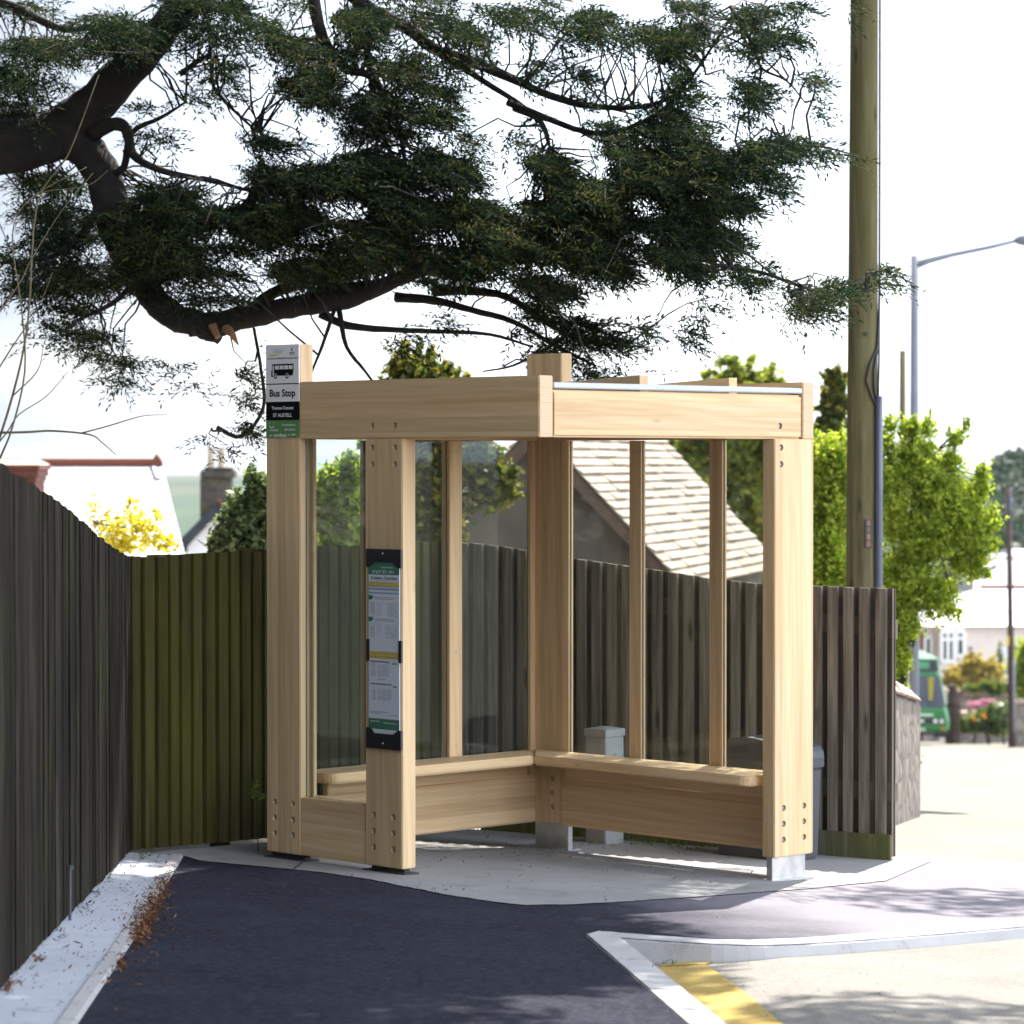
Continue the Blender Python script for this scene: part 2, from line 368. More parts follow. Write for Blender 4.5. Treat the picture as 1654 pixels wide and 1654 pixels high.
# ------------------------------------------------------------------ mesh helpers
class MB:
    def __init__(s): s.v = []; s.f = []; s.mi = []; s.t = []
    def add(s, verts, faces, mi=0, tint=0.5):
        k = len(s.v); s.v += [tuple(map(float, p)) for p in verts]
        s.f += [tuple(i + k for i in f) for f in faces]; s.mi += [mi] * len(faces); s.t += [tint] * len(faces)
    def box(s, lo, hi, mi=0, tint=0.5):
        x0, y0, z0 = lo; x1, y1, z1 = hi
        s.add([(x0, y0, z0), (x1, y0, z0), (x1, y1, z0), (x0, y1, z0), (x0, y0, z1), (x1, y0, z1), (x1, y1, z1), (x0, y1, z1)],
              [(0, 3, 2, 1), (4, 5, 6, 7), (0, 1, 5, 4), (1, 2, 6, 5), (2, 3, 7, 6), (3, 0, 4, 7)], mi, tint)
    def hexa(s, b4, t4, mi=0, tint=0.5):
        s.add(list(b4) + list(t4), [(0, 3, 2, 1), (4, 5, 6, 7), (0, 1, 5, 4), (1, 2, 6, 5), (2, 3, 7, 6), (3, 0, 4, 7)], mi, tint)
    def prism(s, poly, d, mi=0, tint=0.5):           # polygon (3-d points) swept by vector d
        n = len(poly); p = [np.array(q, float) for q in poly]; q = [a + np.array(d, float) for a in p]
        s.add(p + q, [tuple(range(n)), tuple(range(2 * n - 1, n - 1, -1))] + [(i, i + n, (i + 1) % n + n, (i + 1) % n) for i in range(n)], mi, tint)
    def tube(s, path, rad, n=8, mi=0, caps=True, jit=0.0):
        P = [np.array(p, float) for p in path]; R = rad if hasattr(rad, '__len__') else [rad] * len(P)
        k = len(s.v); up = np.array([0.13, 0.21, 0.97]); prev = None
        for i, p in enumerate(P):
            d = P[min(i + 1, len(P) - 1)] - P[max(i - 1, 0)]; d = d / (np.linalg.norm(d) + 1e-9)
            a = np.cross(d, up if prev is None else prev)
            if np.linalg.norm(a) < 1e-4: a = np.cross(d, np.array([1.0, 0, 0]))
            a /= np.linalg.norm(a); b = np.cross(a, d); prev = b
            for j in range(n):
                w = 2 * math.pi * j / n; r = R[i] * (1 + jit * (random.random() - .5))
                s.v.append(tuple(p + r * (math.cos(w) * a + math.sin(w) * b)))
        for i in range(len(P) - 1):
            for j in range(n):
                s.f.append((k + i * n + j, k + i * n + (j + 1) % n, k + (i + 1) * n + (j + 1) % n, k + (i + 1) * n + j)); s.mi.append(mi); s.t.append(0.5)
        if caps:
            s.f.append(tuple(k + j for j in range(n - 1, -1, -1))); s.f.append(tuple(k + (len(P) - 1) * n + j for j in range(n))); s.mi += [mi] * 2; s.t += [.5] * 2
    def disc(s, c, nrm, r, depth, n=16, mi=0):
        c = np.array(c, float); nrm = np.array(nrm, float) / np.linalg.norm(nrm)
        s.tube([c - nrm * depth / 2, c + nrm * depth / 2], r, n, mi)

def mesh_obj(name, mb, mats, parent=None, smooth=False, bevel=0.0, origin=None):
    me = bpy.data.meshes.new(name)
    off = np.array(origin if origin is not None else (parent['_o'] if parent is not None and '_o' in parent else (0, 0, 0)), float)
    v = np.array(mb.v, float) - off
    me.from_pydata(v.tolist(), [], mb.f)
    mats = mats if isinstance(mats, (list, tuple)) else [mats]
    for m in mats: me.materials.append(m)
    me.polygons.foreach_set('material_index', mb.mi)
    a = me.attributes.new('tint', 'FLOAT', 'FACE'); a.data.foreach_set('value', mb.t)
    if bevel > 0:
        bm = bmesh.new(); bm.from_mesh(me)
        bmesh.ops.recalc_face_normals(bm, faces=bm.faces)
        bmesh.ops.bevel(bm, geom=[e for e in bm.edges if len(e.link_faces) == 2 and e.calc_face_angle(0) > 0.5], offset=bevel, segments=2, affect='EDGES', clamp_overlap=True)
        bm.to_mesh(me); bm.free()
    else:
        bm = bmesh.new(); bm.from_mesh(me); bmesh.ops.recalc_face_normals(bm, faces=bm.faces); bm.to_mesh(me); bm.free()
    if smooth: me.polygons.foreach_set('use_smooth', [True] * len(me.polygons))
    o = bpy.data.objects.new(name, me); COL.objects.link(o)
    if parent is not None: o.parent = parent
    elif origin is not None: o.location = origin
    return o

def thing(name, label, cat, loc=(0, 0, 0), group=None, rotz=0.0, local=False):
    o = bpy.data.objects.new(name, None); COL.objects.link(o)
    o.empty_display_size = 0.1
    o.location = loc; o.rotation_euler = (0, 0, rotz)
    if not local: o['_o'] = tuple(float(x) for x in loc)
    o['label'] = label; o['category'] = cat
    if group: o['group'] = group
    return o
def tag(o, label, cat, group=None):
    o['label'] = label; o['category'] = cat
    if group: o['group'] = group
    return o
def struct(o, kind='structure'):
    o['kind'] = kind; return o
def sub(o, parent):                                # make o a sub-part of a part that shares its thing's frame
    o.parent = parent; return o

def leaf_mesh(name, P, N, L, Wd, mat, parent=None, tint=None, shape='quad', dirs=None, origin=None):
    """P centres, N normals, L half length, Wd half width: one small face per leaf"""
    P = np.asarray(P, float); n = len(P)
    off = np.array(origin if origin is not None else (parent['_o'] if parent is not None else (0, 0, 0)), float)
    P = P - off
    N = N / (np.linalg.norm(N, axis=1, keepdims=True) + 1e-9)
    if dirs is None: dirs = RNG.normal(size=(n, 3))
    a = dirs - (dirs * N).sum(1, keepdims=True) * N
    a /= np.linalg.norm(a, axis=1, keepdims=True) + 1e-9
    b = np.cross(N, a)
    L = np.broadcast_to(L, (n,))[:, None]; Wd = np.broadcast_to(Wd, (n,))[:, None]
    fold = N * Wd * 0.35
    v = np.stack([P - a * L, P + b * Wd + fold, P + a * L, P - b * Wd + fold], 1).reshape(-1, 3)
    me = bpy.data.meshes.new(name)
    me.vertices.add(4 * n); me.vertices.foreach_set('co', v.ravel())
    me.loops.add(4 * n); me.loops.foreach_set('vertex_index', np.arange(4 * n, dtype=np.int32))
    me.polygons.add(n); me.polygons.foreach_set('loop_start', np.arange(0, 4 * n, 4, dtype=np.int32)); me.polygons.foreach_set('loop_total', np.full(n, 4, dtype=np.int32))
    at = me.attributes.new('tint', 'FLOAT', 'FACE'); at.data.foreach_set('value', (RNG.random(n) if tint is None else tint).astype(np.float32))
    me.materials.append(mat); me.update(calc_edges=True); me.validate()
    o = bpy.data.objects.new(name, me); COL.objects.link(o)
    if parent is not None: o.parent = parent
    return o

def text_mesh(mb, body, size, place, align='LEFT', bold=0.0, squeeze=1.0, mi=0):
    """letters as flat faces; place(x, y) gives the 3-d point of a letter point"""
    cu = bpy.data.curves.new('tmp', 'FONT'); cu.body = body; cu.size = size; cu.align_x = align; cu.offset = bold
    cu.resolution_u = 3
    ob = bpy.data.objects.new('tmp', cu); COL.objects.link(ob)
    dg = bpy.context.evaluated_depsgraph_get()
    me = bpy.data.meshes.new_from_object(ob.evaluated_get(dg))
    mb.add([place(v.co.x * squeeze, v.co.y) for v in me.vertices], [tuple(p.vertices) for p in me.polygons], mi)
    bpy.data.objects.remove(ob); bpy.data.curves.remove(cu); bpy.data.meshes.remove(me)

# ================================================================== GROUND
def road_dz(X, Y):
    k = min(max((Y - 13.2) / 2.2, 0), 1); k = k * k * (3 - 2 * k)
    d = -0.095 + 0.045 * min(max((X - 0.45) / 0.55, 0), 1)
    return d * (1 - k) - 0.012 * k
def terrain_z(X, Y):
    if Y <= 135: return ground(X, Y) + road_dz(X, Y)
    zb = ground(X, 130.0) - 0.012
    pts = [(135, 0.0), (260, -6.0), (500, -13.0), (900, -8.0), (1500, 3.6), (2400, 2.0), (3000, 0.0)]
    xs, zs = zip(*pts)
    return zb + float(np.interp(Y, xs, zs)) + (0 if Y < 700 else 1.6 * math.sin(X * 0.006 + 1.0) + 0.8 * math.sin(X * 0.017))
def sheet(name, xs, ys, zf, mat):
    mb = MB(); nx = len(xs)
    mb.v = [(x, y, zf(x, y)) for y in ys for x in xs]
    for j in range(len(ys) - 1):
        for i in range(nx - 1):
            a = j * nx + i; mb.f.append((a, a + 1, a + nx + 1, a + nx)); mb.mi.append(0); mb.t.append(.5)
    return mesh_obj(name, mb, mat)
def ground_mat():
    t = NT('dusty_ground'); v = t.coord()
    n1 = t.noise(v, 0.8, 6); n2 = t.noise(v, 150, 3, 0.7); n3 = t.noise(v, 22, 4, .7)
    c = t.ramp(n1, [(0.3, (0.15, 0.137, 0.115, 1)), (0.7, (0.215, 0.193, 0.158, 1))])
    c = t.mix(t.ramp(n3, [(0.45, (0, 0, 0)), (0.75, (0.5, 0.5, 0.5))]), c, (0.26, 0.235, 0.195, 1))
    c = t.mix(t.ramp(n2, [(0.56, (0, 0, 0)), (0.68, (0.7, 0.7, 0.7))]), c, (0.16, 0.15, 0.14, 1))
    sep = t.n('ShaderNodeSeparateXYZ'); t.l(v, sep.inputs[0])
    far = t.ramp(t.math('DIVIDE', sep.outputs[1], 1000.0), [(0.14, (0, 0, 0)), (0.2, (1, 1, 1))])
    fv = t.n('ShaderNodeTexVoronoi'); fv.inputs['Scale'].default_value = 0.012; t.l(t.coord((1, 0.45, 1)), fv.inputs['Vector'])
    sp = t.n('ShaderNodeSeparateColor'); t.l(fv.outputs['Color'], sp.inputs[0])
    fld = t.ramp(sp.outputs[0], [(0.0, (0.018, 0.04, 0.02, 1)), (0.5, (0.035, 0.065, 0.026, 1)), (1.0, (0.055, 0.06, 0.035, 1))])
    c = t.mix(far, c, fld)
    t.bump(t.math('ADD', n2, n3), 0.4, 0.006)
    return t.base(c, 0.95, 0, 0.2)
ys = [-120, -80, -50, -30, -20, -12] + list(np.linspace(-6, 17, 47)) + list(np.linspace(18, 135, 50)) + [180, 260, 350, 500, 700, 850, 1000, 1200, 1350, 1500, 1700, 2000, 2500, 3000]
xs = [-1500, -800, -400, -200, -100, -50, -25, -12, -6, -4, -3, -2, -1, -.5, 0, .25, .45, .75, 1, 1.4, 1.8, 2.2, 3, 4, 6, 12, 25, 50, 100, 200, 400, 800, 1500]
struct(sheet('ground', xs, ys, terrain_z, ground_mat()))

def flat_poly(name, pts, dz, mat, thick=0.0):
    """pts in plan (x, y), following the pavement plane"""
    mb = MB(); top = [(x, y, ground(x, y) + dz) for x, y in pts]
    if thick: mb.prism(top, (0, 0, -thick))
    else: mb.add(top, [tuple(range(len(top)))])
    return mesh_obj(name, mb, mat)
g2 = lambda px, py, dz=0.0: tuple(G(px, py, dz)[:2])

# old road in front of the kerb (sheet just above the terrain)
rx = [0.0, .25, .45, .75, 1, 1.4, 1.8, 2.2, 3, 4, 6, 9]
ry = list(np.linspace(2, 12.9, 30))
struct(sheet('road', rx, ry, lambda x, y: ground(x, y) + road_dz(x, y) + 0.004, M['road']))

# kerb line: inner front edge of the bay, then the return towards the camera
K_far = [g2(950, 1510.5), g2(1060, 1519), g2(1219, 1529), g2(1400, 1518), g2(1654, 1497), g2(1900, 1470), (5.5, 14.75)]
for _ in range(3):                                  # ease the corners of the kerb line
    K_far = [K_far[0]] + [tuple(np.array(a) * (1 - t) + np.array(b) * t) for a, b in zip(K_far[:-1], K_far[1:]) for t in (.25, .75)] + [K_far[-1]]
e0 = g2(945, 1510); e1 = g2(1110, 1654)
dvec = np.array(e1) - np.array(e0); dvec /= np.linalg.norm(dvec)
e2 = tuple(np.array(e1) + dvec * 6.0)
# pavement of new tarmac: one raised sheet bounded by the edging and the kerb
strip_in = [g2(296, 1384), g2(262, 1440), g2(215, 1520), g2(125, 1654)]
sd = np.array(strip_in[-1]) - np.array(strip_in[-2]); sd /= np.linalg.norm(sd)
s_end = tuple(np.array(strip_in[-1]) + sd * 6)
tar = [s_end] + strip_in[::-1] + [(-1.6, 14.6), (-1.2, 15.2), (0.2, 16.2), (2.0, 15.9), (4.5, 15.5), (6.5, 15.3)] + [K_far[-1]] + K_far[::-1][1:] + [e0, e1, e2]
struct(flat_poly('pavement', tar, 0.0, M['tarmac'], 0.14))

# concrete slab under the shelter
front = [g2(300, 1384), g2(330, 1392), g2(430, 1401), g2(520, 1410), g2(600, 1422), g2(720, 1446), g2(790, 1457), g2(850, 1463), g2(920, 1462), g2(1000, 1458), g2(1150, 1448), g2(1310, 1436), g2(1430, 1424)]
back = [(2.1, 15.55), (1.2, 16.0), (-0.30, 16.62), (-0.55, 16.35), (-1.70, 14.36)]
def ragged(pts, step, amp):
    out = []
    for a, b in zip(pts[:-1], pts[1:]):
        n = max(1, int(math.hypot(b[0] - a[0], b[1] - a[1]) / step))
        for i in range(n): out.append((a[0] + (b[0] - a[0]) * i / n + random.uniform(-amp, amp) * (i > 0), a[1] + (b[1] - a[1]) * i / n + random.uniform(-amp, amp)))
    return out + [pts[-1]]
struct(flat_poly('concrete_slab', ragged(front, .035, .008) + back, 0.004, M['slab']))
# pale strip along the left fence, with its edging
st = [(-1.80, 14.25), (-1.30, 3.0)]
strip = [g2(290, 1384), g2(256, 1440), g2(206, 1520), g2(108, 1654), (strip_in[-1][0] + sd[0] * 6 - .06, s_end[1]), (-1.34, s_end[1]), (-1.60, 9.45), (-1.79, 14.30)]
struct(flat_poly('concrete_strip', strip, 0.008, M['strip']))
def edging(name, path, width, dz, depth, mat, seg=0.9, splay=0.0):
    """a run of edging stones with open joints, one structure"""
    P = [np.array(p) for p in path]; mb = MB()
    for a, b in zip(P[:-1], P[1:]):
        L = np.linalg.norm(b - a); n = max(1, int(round(L / seg))); d = (b - a) / L; nn = np.array([-d[1], d[0]])
        for i in range(n):
            p = a + d * (L * i / n + .0015); q = a + d * (L * (i + 1) / n - .0015)
            c = [p, q, q + nn * width, p + nn * width]
            h = dz + random.uniform(-.002, .002)
            cb_ = [p - nn * splay, q - nn * splay] + c[2:]
            mb.hexa([(x, y, ground(x, y) + h - depth) for x, y in cb_], [(x, y, ground(x, y) + h) for x, y in c], 0, random.random())
    return mesh_obj(name, mb, mat, bevel=0.006)
struct(edging('strip_edging', [s_end] + strip_in[::-1], 0.055, 0.013, 0.1, M['kerb']))
w_e = 0.125
struct(edging('kerb', [e2, e1, e0], -w_e, 0.004, 0.2, M['kerb'], 0.92))
# far kerb: stones with a drop to the road
def kerb_run(path, width, dz, depth, splay):
    P = [np.array(p) for p in path]; Q = []
    for a, b in zip(P[:-1], P[1:]):
        n = max(1, int(np.linalg.norm(b - a) / .12)); Q += [a + (b - a) * i / n for i in range(n)]
    Q.append(P[-1]); mb = MB(); k = 6
    for i, p in enumerate(Q):
        d = Q[min(i + 2, len(Q) - 1)] - Q[max(i - 2, 0)]; d /= np.linalg.norm(d); nn = np.array([-d[1], d[0]]); w_ = random.uniform(-.0015, .0015)
        for off, h in ((-splay, dz - depth), (-.004, dz - .014), (.004, dz - .004), (.014, dz), (width, dz), (width, dz - depth)):
            q = p + nn * (off + w_); mb.v.append((q[0], q[1], ground(*q) + h + w_ * .5))
    for i in range(len(Q) - 1):
        for j in range(k - 1): mb.f.append((i * k + j, i * k + j + 1, (i + 1) * k + j + 1, (i + 1) * k + j)); mb.mi.append(0); mb.t.append(.5)
    return mesh_obj('kerb', mb, M['kerb'])
struct(kerb_run(K_far, 0.115, 0.006, 0.13, .03))
# yellow line beside the kerb, on the road
def on_road(px, py): 
    p = G(px, py, -0.09); return (p[0], p[1])
yl = [(1056, 1566), (1140, 1569), (1190, 1606), (1248, 1658), (1330, 1730), (1232, 1730), (1168, 1660)]
mb = MB(); P = [on_road(*q) for q in yl]
mb.add([(x, y, ground(x, y) + road_dz(x, y) + 0.009) for x, y in P], [tuple(range(len(P)))])
P = [on_road(*q) for q in [(1056, 1565), (1130, 1557), (1200, 1549), (1290, 1541), (1292, 1544), (1202, 1553), (1140, 1568)]]
mb.add([(x, y, ground(x, y) + road_dz(x, y) + 0.0088) for x, y in P], [tuple(range(len(P)))])
struct(mesh_obj('road_marking', mb, M['yellow']))

# ================================================================== FENCES
def interp_profile(pts, s): 
    x, y = zip(*pts); return float(np.interp(s, x, y))
def fence(name, label, p0, p1, top, mat, width, kind, base_dz=0.02, gravel=None, posts=True, gap=.27):
    """vertical boards from p0 to p1; top(s) gives the world height of the top at distance s"""
    p0 = np.array(p0, float); p1 = np.array(p1, float); L = np.linalg.norm(p1 - p0); d = (p1 - p0) / L; n = np.array([d[1], -d[0]])  # n: towards the viewer's side
    t = thing(name, label, 'fence', (p0[0], p0[1], ground(*p0)))
    mb = MB(); s = 0.0; i = 0
    def plank(s0, s1, f0, f1, tint, mbx=mb, tf=None, lean=0.0):
        a = p0 + d * s0; b = p0 + d * s1
        q = [a + n * f0, b + n * (f0 + lean), b + n * (f1 + lean), a + n * f1]
        zb = [ground(x, y) + base_dz for x, y in q]; za = top(s0); zc = top(s1); zt = [za, zc, zc, za]
        dz = random.uniform(-.006, .004) * (1 if kind == 'feather' else .35)
        mbx.hexa([(x, y, z) for (x, y), z in zip(q, zb)], [(x, y, z + dz) for (x, y), z in zip(q, zt)], 0, tint)
    while s < L:
        w = width * (random.uniform(.92, 1.08) if gap > .2 else random.uniform(.7, 1.25))
        if kind == 'feather':
            plank(s, min(s + w, L), *((-0.030, -0.022) if gap > .2 else (-0.010, -0.005)), random.random() * .3)
            plank(s + w * gap, min(s + w, L), -0.004, 0.016 + random.uniform(0, .006), random.random(), lean=random.uniform(-.004, .004))
        else:
            plank(s, min(s + w, L), -0.030, -0.018, .1 + random.random() * .2)
            plank(s + w * .22, min(s + w * .80, L), -0.002, 0.024 + random.uniform(0, .004), .38 + .34 * random.random())
        s += w
    mesh_obj('boards', mb, mat, t, bevel=0.002)
    r = MB()
    for k in (0.25, 0.85):
        a = p0 - n * 0.035; b = p1 - n * 0.035
        for (q0, q1) in ((a, b),):
            z0 = ground(*q0) + k * (top(0) - ground(*q0)); z1 = ground(*q1) + k * (top(L) - ground(*q1))
            c = [q0 - n * .02, q1 - n * .02, q1 + n * .02, q0 + n * .02]; zz = [z0, z1, z1, z0]
            r.hexa([(x, y, z - .045) for (x, y), z in zip(c, zz)], [(x, y, z + .045) for (x, y), z in zip(c, zz)])
    mesh_obj('rails', r, mat, t)
    if posts:
        for k in np.arange(0.9, L, 1.8):
            q = p0 + d * k - n * 0.11; b = MB(); z = ground(*q)
            b.box((q[0] - .045, q[1] - .045, z - .05), (q[0] + .045, q[1] + .045, top(k) - .03)); mesh_obj('post', b, mat, t)
    if gravel:
        g0, g1, hh = gravel; a = p0 + d * g0; b = p0 + d * g1
        q = [a + n * 0.020, b + n * 0.020, b + n * 0.052, a + n * 0.052]; m = MB()
        m.hexa([(x, y, ground(x, y) - .01) for x, y in q], [(x, y, ground(x, y) + hh) for x, y in q]); mesh_obj('gravel_board', m, M['gravelb'], t, bevel=.004)
    return t
M['gravelb'] = fence_mat('gravel_board', (0.05, 0.05, 0.025, 1), (0.09, 0.085, 0.05, 1), (0.15, 0.14, 0.10, 1), (0.09, 0.10, 0.02, 1), mossy=0.6)
cL = G(205, 1380)[:2]; cN = G(0, 1595)[:2]; dl = (cL - cN) / np.linalg.norm(cL - cN)
pL0 = cL - dl * 16.0
def line_at(px):                                     # point of the left fence line seen at column px
    k = (px - 827) / FPX                              # X = k*(Y c - (z-EYE) s) ~ k*Y
    t = (k * cN[1] - cN[0]) / (dl[0] - k * dl[1]); return cN + dl * t
prof = []
for px, py in ((-90, 690), (-40, 722), (0, 757), (40, 779), (75, 800), (110, 829), (150, 864), (180, 886), (205, 900)):
    q = line_at(px); prof.append((np.dot(q - pL0, dl), U(px, py, q[1])[2]))
prof.insert(0, (6.0, prof[0][1] + .02)); prof.insert(0, (0.0, prof[0][1] + .02))
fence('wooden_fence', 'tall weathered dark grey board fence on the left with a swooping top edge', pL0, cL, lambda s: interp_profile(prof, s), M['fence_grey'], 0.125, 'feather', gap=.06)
cC = G(715, 1337)[:2]; cR = G(1443, 1390)[:2]
def prof_line(p0, p1, pts):
    out = []; d = (p1 - p0) / np.linalg.norm(p1 - p0)
    for px, py in pts:
        k = (px - 827) / FPX; t = (k * p0[1] - p0[0]) / (d[0] - k * d[1]); q = p0 + d * t
        out.append((t, U(px, py, q[1])[2]))
    return out
prB = prof_line(cL, cC, [(205, 900), (300, 895), (430, 888), (580, 880), (715, 873)])
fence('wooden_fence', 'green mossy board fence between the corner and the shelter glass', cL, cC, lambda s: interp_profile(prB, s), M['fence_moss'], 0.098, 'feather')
prC = prof_line(cC, cR, [(715, 873), (800, 881), (926, 902), (1048, 919), (1146, 934), (1231, 943), (1330, 947), (1443, 951)])
Lr = np.linalg.norm(cR - cC)
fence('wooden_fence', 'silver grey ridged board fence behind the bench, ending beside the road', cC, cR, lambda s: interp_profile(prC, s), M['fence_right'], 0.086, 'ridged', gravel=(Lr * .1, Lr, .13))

# ================================================================== BUS SHELTER  (local frame: x along the front, y to the back, z from eye height)
TH = -0.795
SX, SY = -1.1365, 14.3725
uu = np.array([math.cos(TH), math.sin(TH)]); vv = np.array([-math.sin(TH), math.cos(TH)])
def SW(a, b, z): 
    q = np.array([SX, SY]) + a * uu + b * vv; return np.array([q[0], q[1], z + EYE])
ZB = -1.80; Z1, Z2, ZT = 0.1058, 0.3661, 0.5395
gz = ground(SX, SY) - EYE
shelter = thing('bus_shelter', 'pale larch timber bus shelter with glass walls and an L shaped bench', 'bus shelter', (SX, SY, EYE - 1.83), rotz=TH, local=True)
SO = np.array([0, 0, -1.83])
shelter['_o'] = (0.0, 0.0, -1.83)
def stim(name, lo, hi, mat, parent=None, bevel=0.004):
    mb = MB(); mb.box(lo, hi); return mesh_obj(name, mb, mat, parent or shelter, bevel=bevel, origin=SO if parent else None)
def drill(o, holes):
    """counterbore a timber: holes = [(centre, axis normal, radius, depth)] in shelter coordinates"""
    cb = MB()
    for c, nrm, r, dep in holes: cb.disc(np.array(c), nrm, r, dep * 2, 14)
    co = mesh_obj('cutter', cb, M['wood_u'], origin=SO); co.location = (0, 0, 0)
    o.parent = None
    md = o.modifiers.new('b', 'BOOLEAN'); md.operation = 'DIFFERENCE'; md.solver = 'EXACT'; md.object = co
    bpy.context.view_layer.update()
    dg = bpy.context.evaluated_depsgraph_get()
    me = bpy.data.meshes.new_from_object(o.evaluated_get(dg))
    o.modifiers.clear(); old = o.data; o.data = me; me.name = o.name
    while len(me.materials) > 1: me.materials.pop()
    bpy.data.meshes.remove(old); bpy.data.objects.remove(co)
    o.parent = shelter
def bolt(c, nrm, parent, r=0.0090, sink=0.011):
    c = np.array(c, float); nrm = np.array(nrm, float); mb = MB()
    mb.disc(c - nrm * (sink + .004), nrm, 0.0125, 0.004, 14); mb.disc(c - nrm * sink, nrm, r, 0.007, 6)
    mesh_obj('bolt', mb, M['bolt'], parent, origin=SO)
FN = (0, -1, 0); RN = (1, 0, 0)
def make_post(lo, hi, mat, holes, nrm, foot, fm='steel'):
    p = stim('post', lo, hi, mat)
    drill(p, [(h, nrm, 0.0145, 0.018) for h in holes])
    for h in holes: bolt(h, nrm, p)
    (f0, f1) = foot; mb = MB(); mb.box(f0, f1)
    ce = [(f0[0] + f1[0]) / 2, (f0[1] + f1[1]) / 2]
    mb.box((f0[0] - .03, f0[1] - .03, f0[2] - .004), (f1[0] + .03, f1[1] + .03, f0[2] + .008))
    mesh_obj('foot', mb, M[fm], p, bevel=.002, origin=SO)
    return p
def gl(a, b): 
    q = SW(a, b, 0); return ground(q[0], q[1]) + 0.004 - EYE
hA = [(x, 0, z) for x in (.059, .187) for z in (-1.568, -1.641, -1.713)]
make_post((0, 0, ZB), (.2383, .0819, ZT), M['wood_post_u'], hA, FN, ((.004, .030, gl(.12, .05)), (.240, .062, ZB + .02)), 'steel_shaded')
hB = [(x, 0, z) for x in (.743, .873) for z in (-1.573, -1.645, -1.718)] + [(x, 0, z) for x in (.735, .885) for z in (.064, -.010)]
make_post((.6866, 0, ZB), (.9313, .0819, Z1 - .001), M['wood_post_u'], hB, FN, ((.694, .030, gl(.8, .05)), (.912, .062, ZB + .02)), 'steel_shaded')
hC = [(.167, 1.7087, z) for z in (-1.573, -1.645, -1.718)]
make_post((-.016, 1.7087, ZB), (.2292, 1.7852, ZT), M['wood_post_u'], hC, FN, ((.03, 1.725, gl(.15, 1.73)), (.262, 1.757, ZB + .02)))
hD = [(1.825, y, z) for y in (1.5375, 1.681) for z in (-1.577, -1.649, -1.721)] + [(1.825, 1.517, z) for z in (.066, -.010)]
make_post((1.7515, 1.4716, ZB), (1.825, 1.7455, Z1 - .001), M['wood_post_v'], hD, RN, ((1.772, 1.478, gl(1.8, 1.6)), (1.806, 1.712, ZB + .02)))

def beam_with_end(name, lo, hi, mat, end_axis, end_sign):
    o = stim(name, lo, hi, mat); o.data.materials.append(M['end'])
    for p in o.data.polygons:
        if p.normal[end_axis] * end_sign > 0.95: p.material_index = 1
    return o
bf = beam_with_end('beam', (.2383, .0005, Z1), (1.7872, .0829, Z2), M['wood_u'], 0, 1)
hbf = [(x, .0005, .1605) for x in (.735, .885)]
drill(bf, [(h, FN, .0145, .018) for h in hbf])
bf.data.materials.append(M['end']) if len(bf.data.materials) < 2 else None
for p in bf.data.polygons: p.material_index = 1 if (p.normal[0] > .95 and p.area > .002) else 0
for h in hbf: bolt(h, FN, bf)
bd = beam_with_end('beam', (.2292, 1.6662, Z1), (1.8255, 1.7455, Z2), M['wood_u'], 0, 1)
stim('beam', (-.012, .0819, Z1), (.065, 1.7087, Z2), M['wood_v'])
# beam over the entrance, slightly lower so that the roof drains over it
mb = MB()
x0a, x0b = 1.7842, 1.8220
z3 = .306
mb.hexa([(x0a - .078, .0829, Z1), (x0a, .0829, Z1), (x0b, 1.6662, Z1), (x0b - .078, 1.6662, Z1)], [(x0a - .078, .0829, z3), (x0a, .0829, z3), (x0b, 1.6662, z3), (x0b - .078, 1.6662, z3)])
be = mesh_obj('beam', mb, M['wood_v'], shelter, bevel=.010)
hbe = [(1.8182, 1.516, .164)]
drill(be, [(h, RN, .0145, .018) for h in hbe])
for h in hbe: bolt((h[0], h[1], h[2]), RN, be)
# roof sheet, drip edge and rafters
stim('roof_panel', (.066, .084, .290), (1.705, 1.664, .303), M['roofsheet'], bevel=0)
mb = MB()
mb.hexa([(x0a - .06, .0835, .3135), (x0a + .006, .0835, .3135), (x0b + .006, 1.662, .3135), (x0b - .06, 1.662, .3135)], [(x0a - .06, .0835, .3385), (x0a + .006, .0835, .3385), (x0b + .006, 1.662, .3385), (x0b - .06, 1.662, .3385)])
mesh_obj('drip_edge', mb, M['alu'], shelter, bevel=.004)
for bq in (.715, 1.305):
    mb = MB(); w = .055
    zt0 = .382
    mb.hexa([(.1, bq, .3045), (1.695, bq, .3045), (1.695, bq + w, .3045), (.1, bq + w, .3045)], [(.1, bq, .306), (1.695, bq, zt0), (1.695, bq + w, zt0), (.1, bq + w, .306)])
    mesh_obj('rafter', mb, M['wood_u'], shelter, bevel=.003)
# bottom rails
RT = -1.562
stim('bottom_rail', (.2383, .004, ZB + .0005), (.6866, .078, -1.535), M['wood_u'])
stim('bottom_rail', (-.010, .0819, ZB), (.052, 1.7087, RT), M['wood_v'])
stim('bottom_rail', (.2292, 1.7090, ZB - .004), (1.7515, 1.7440, RT), M['wood_u'])
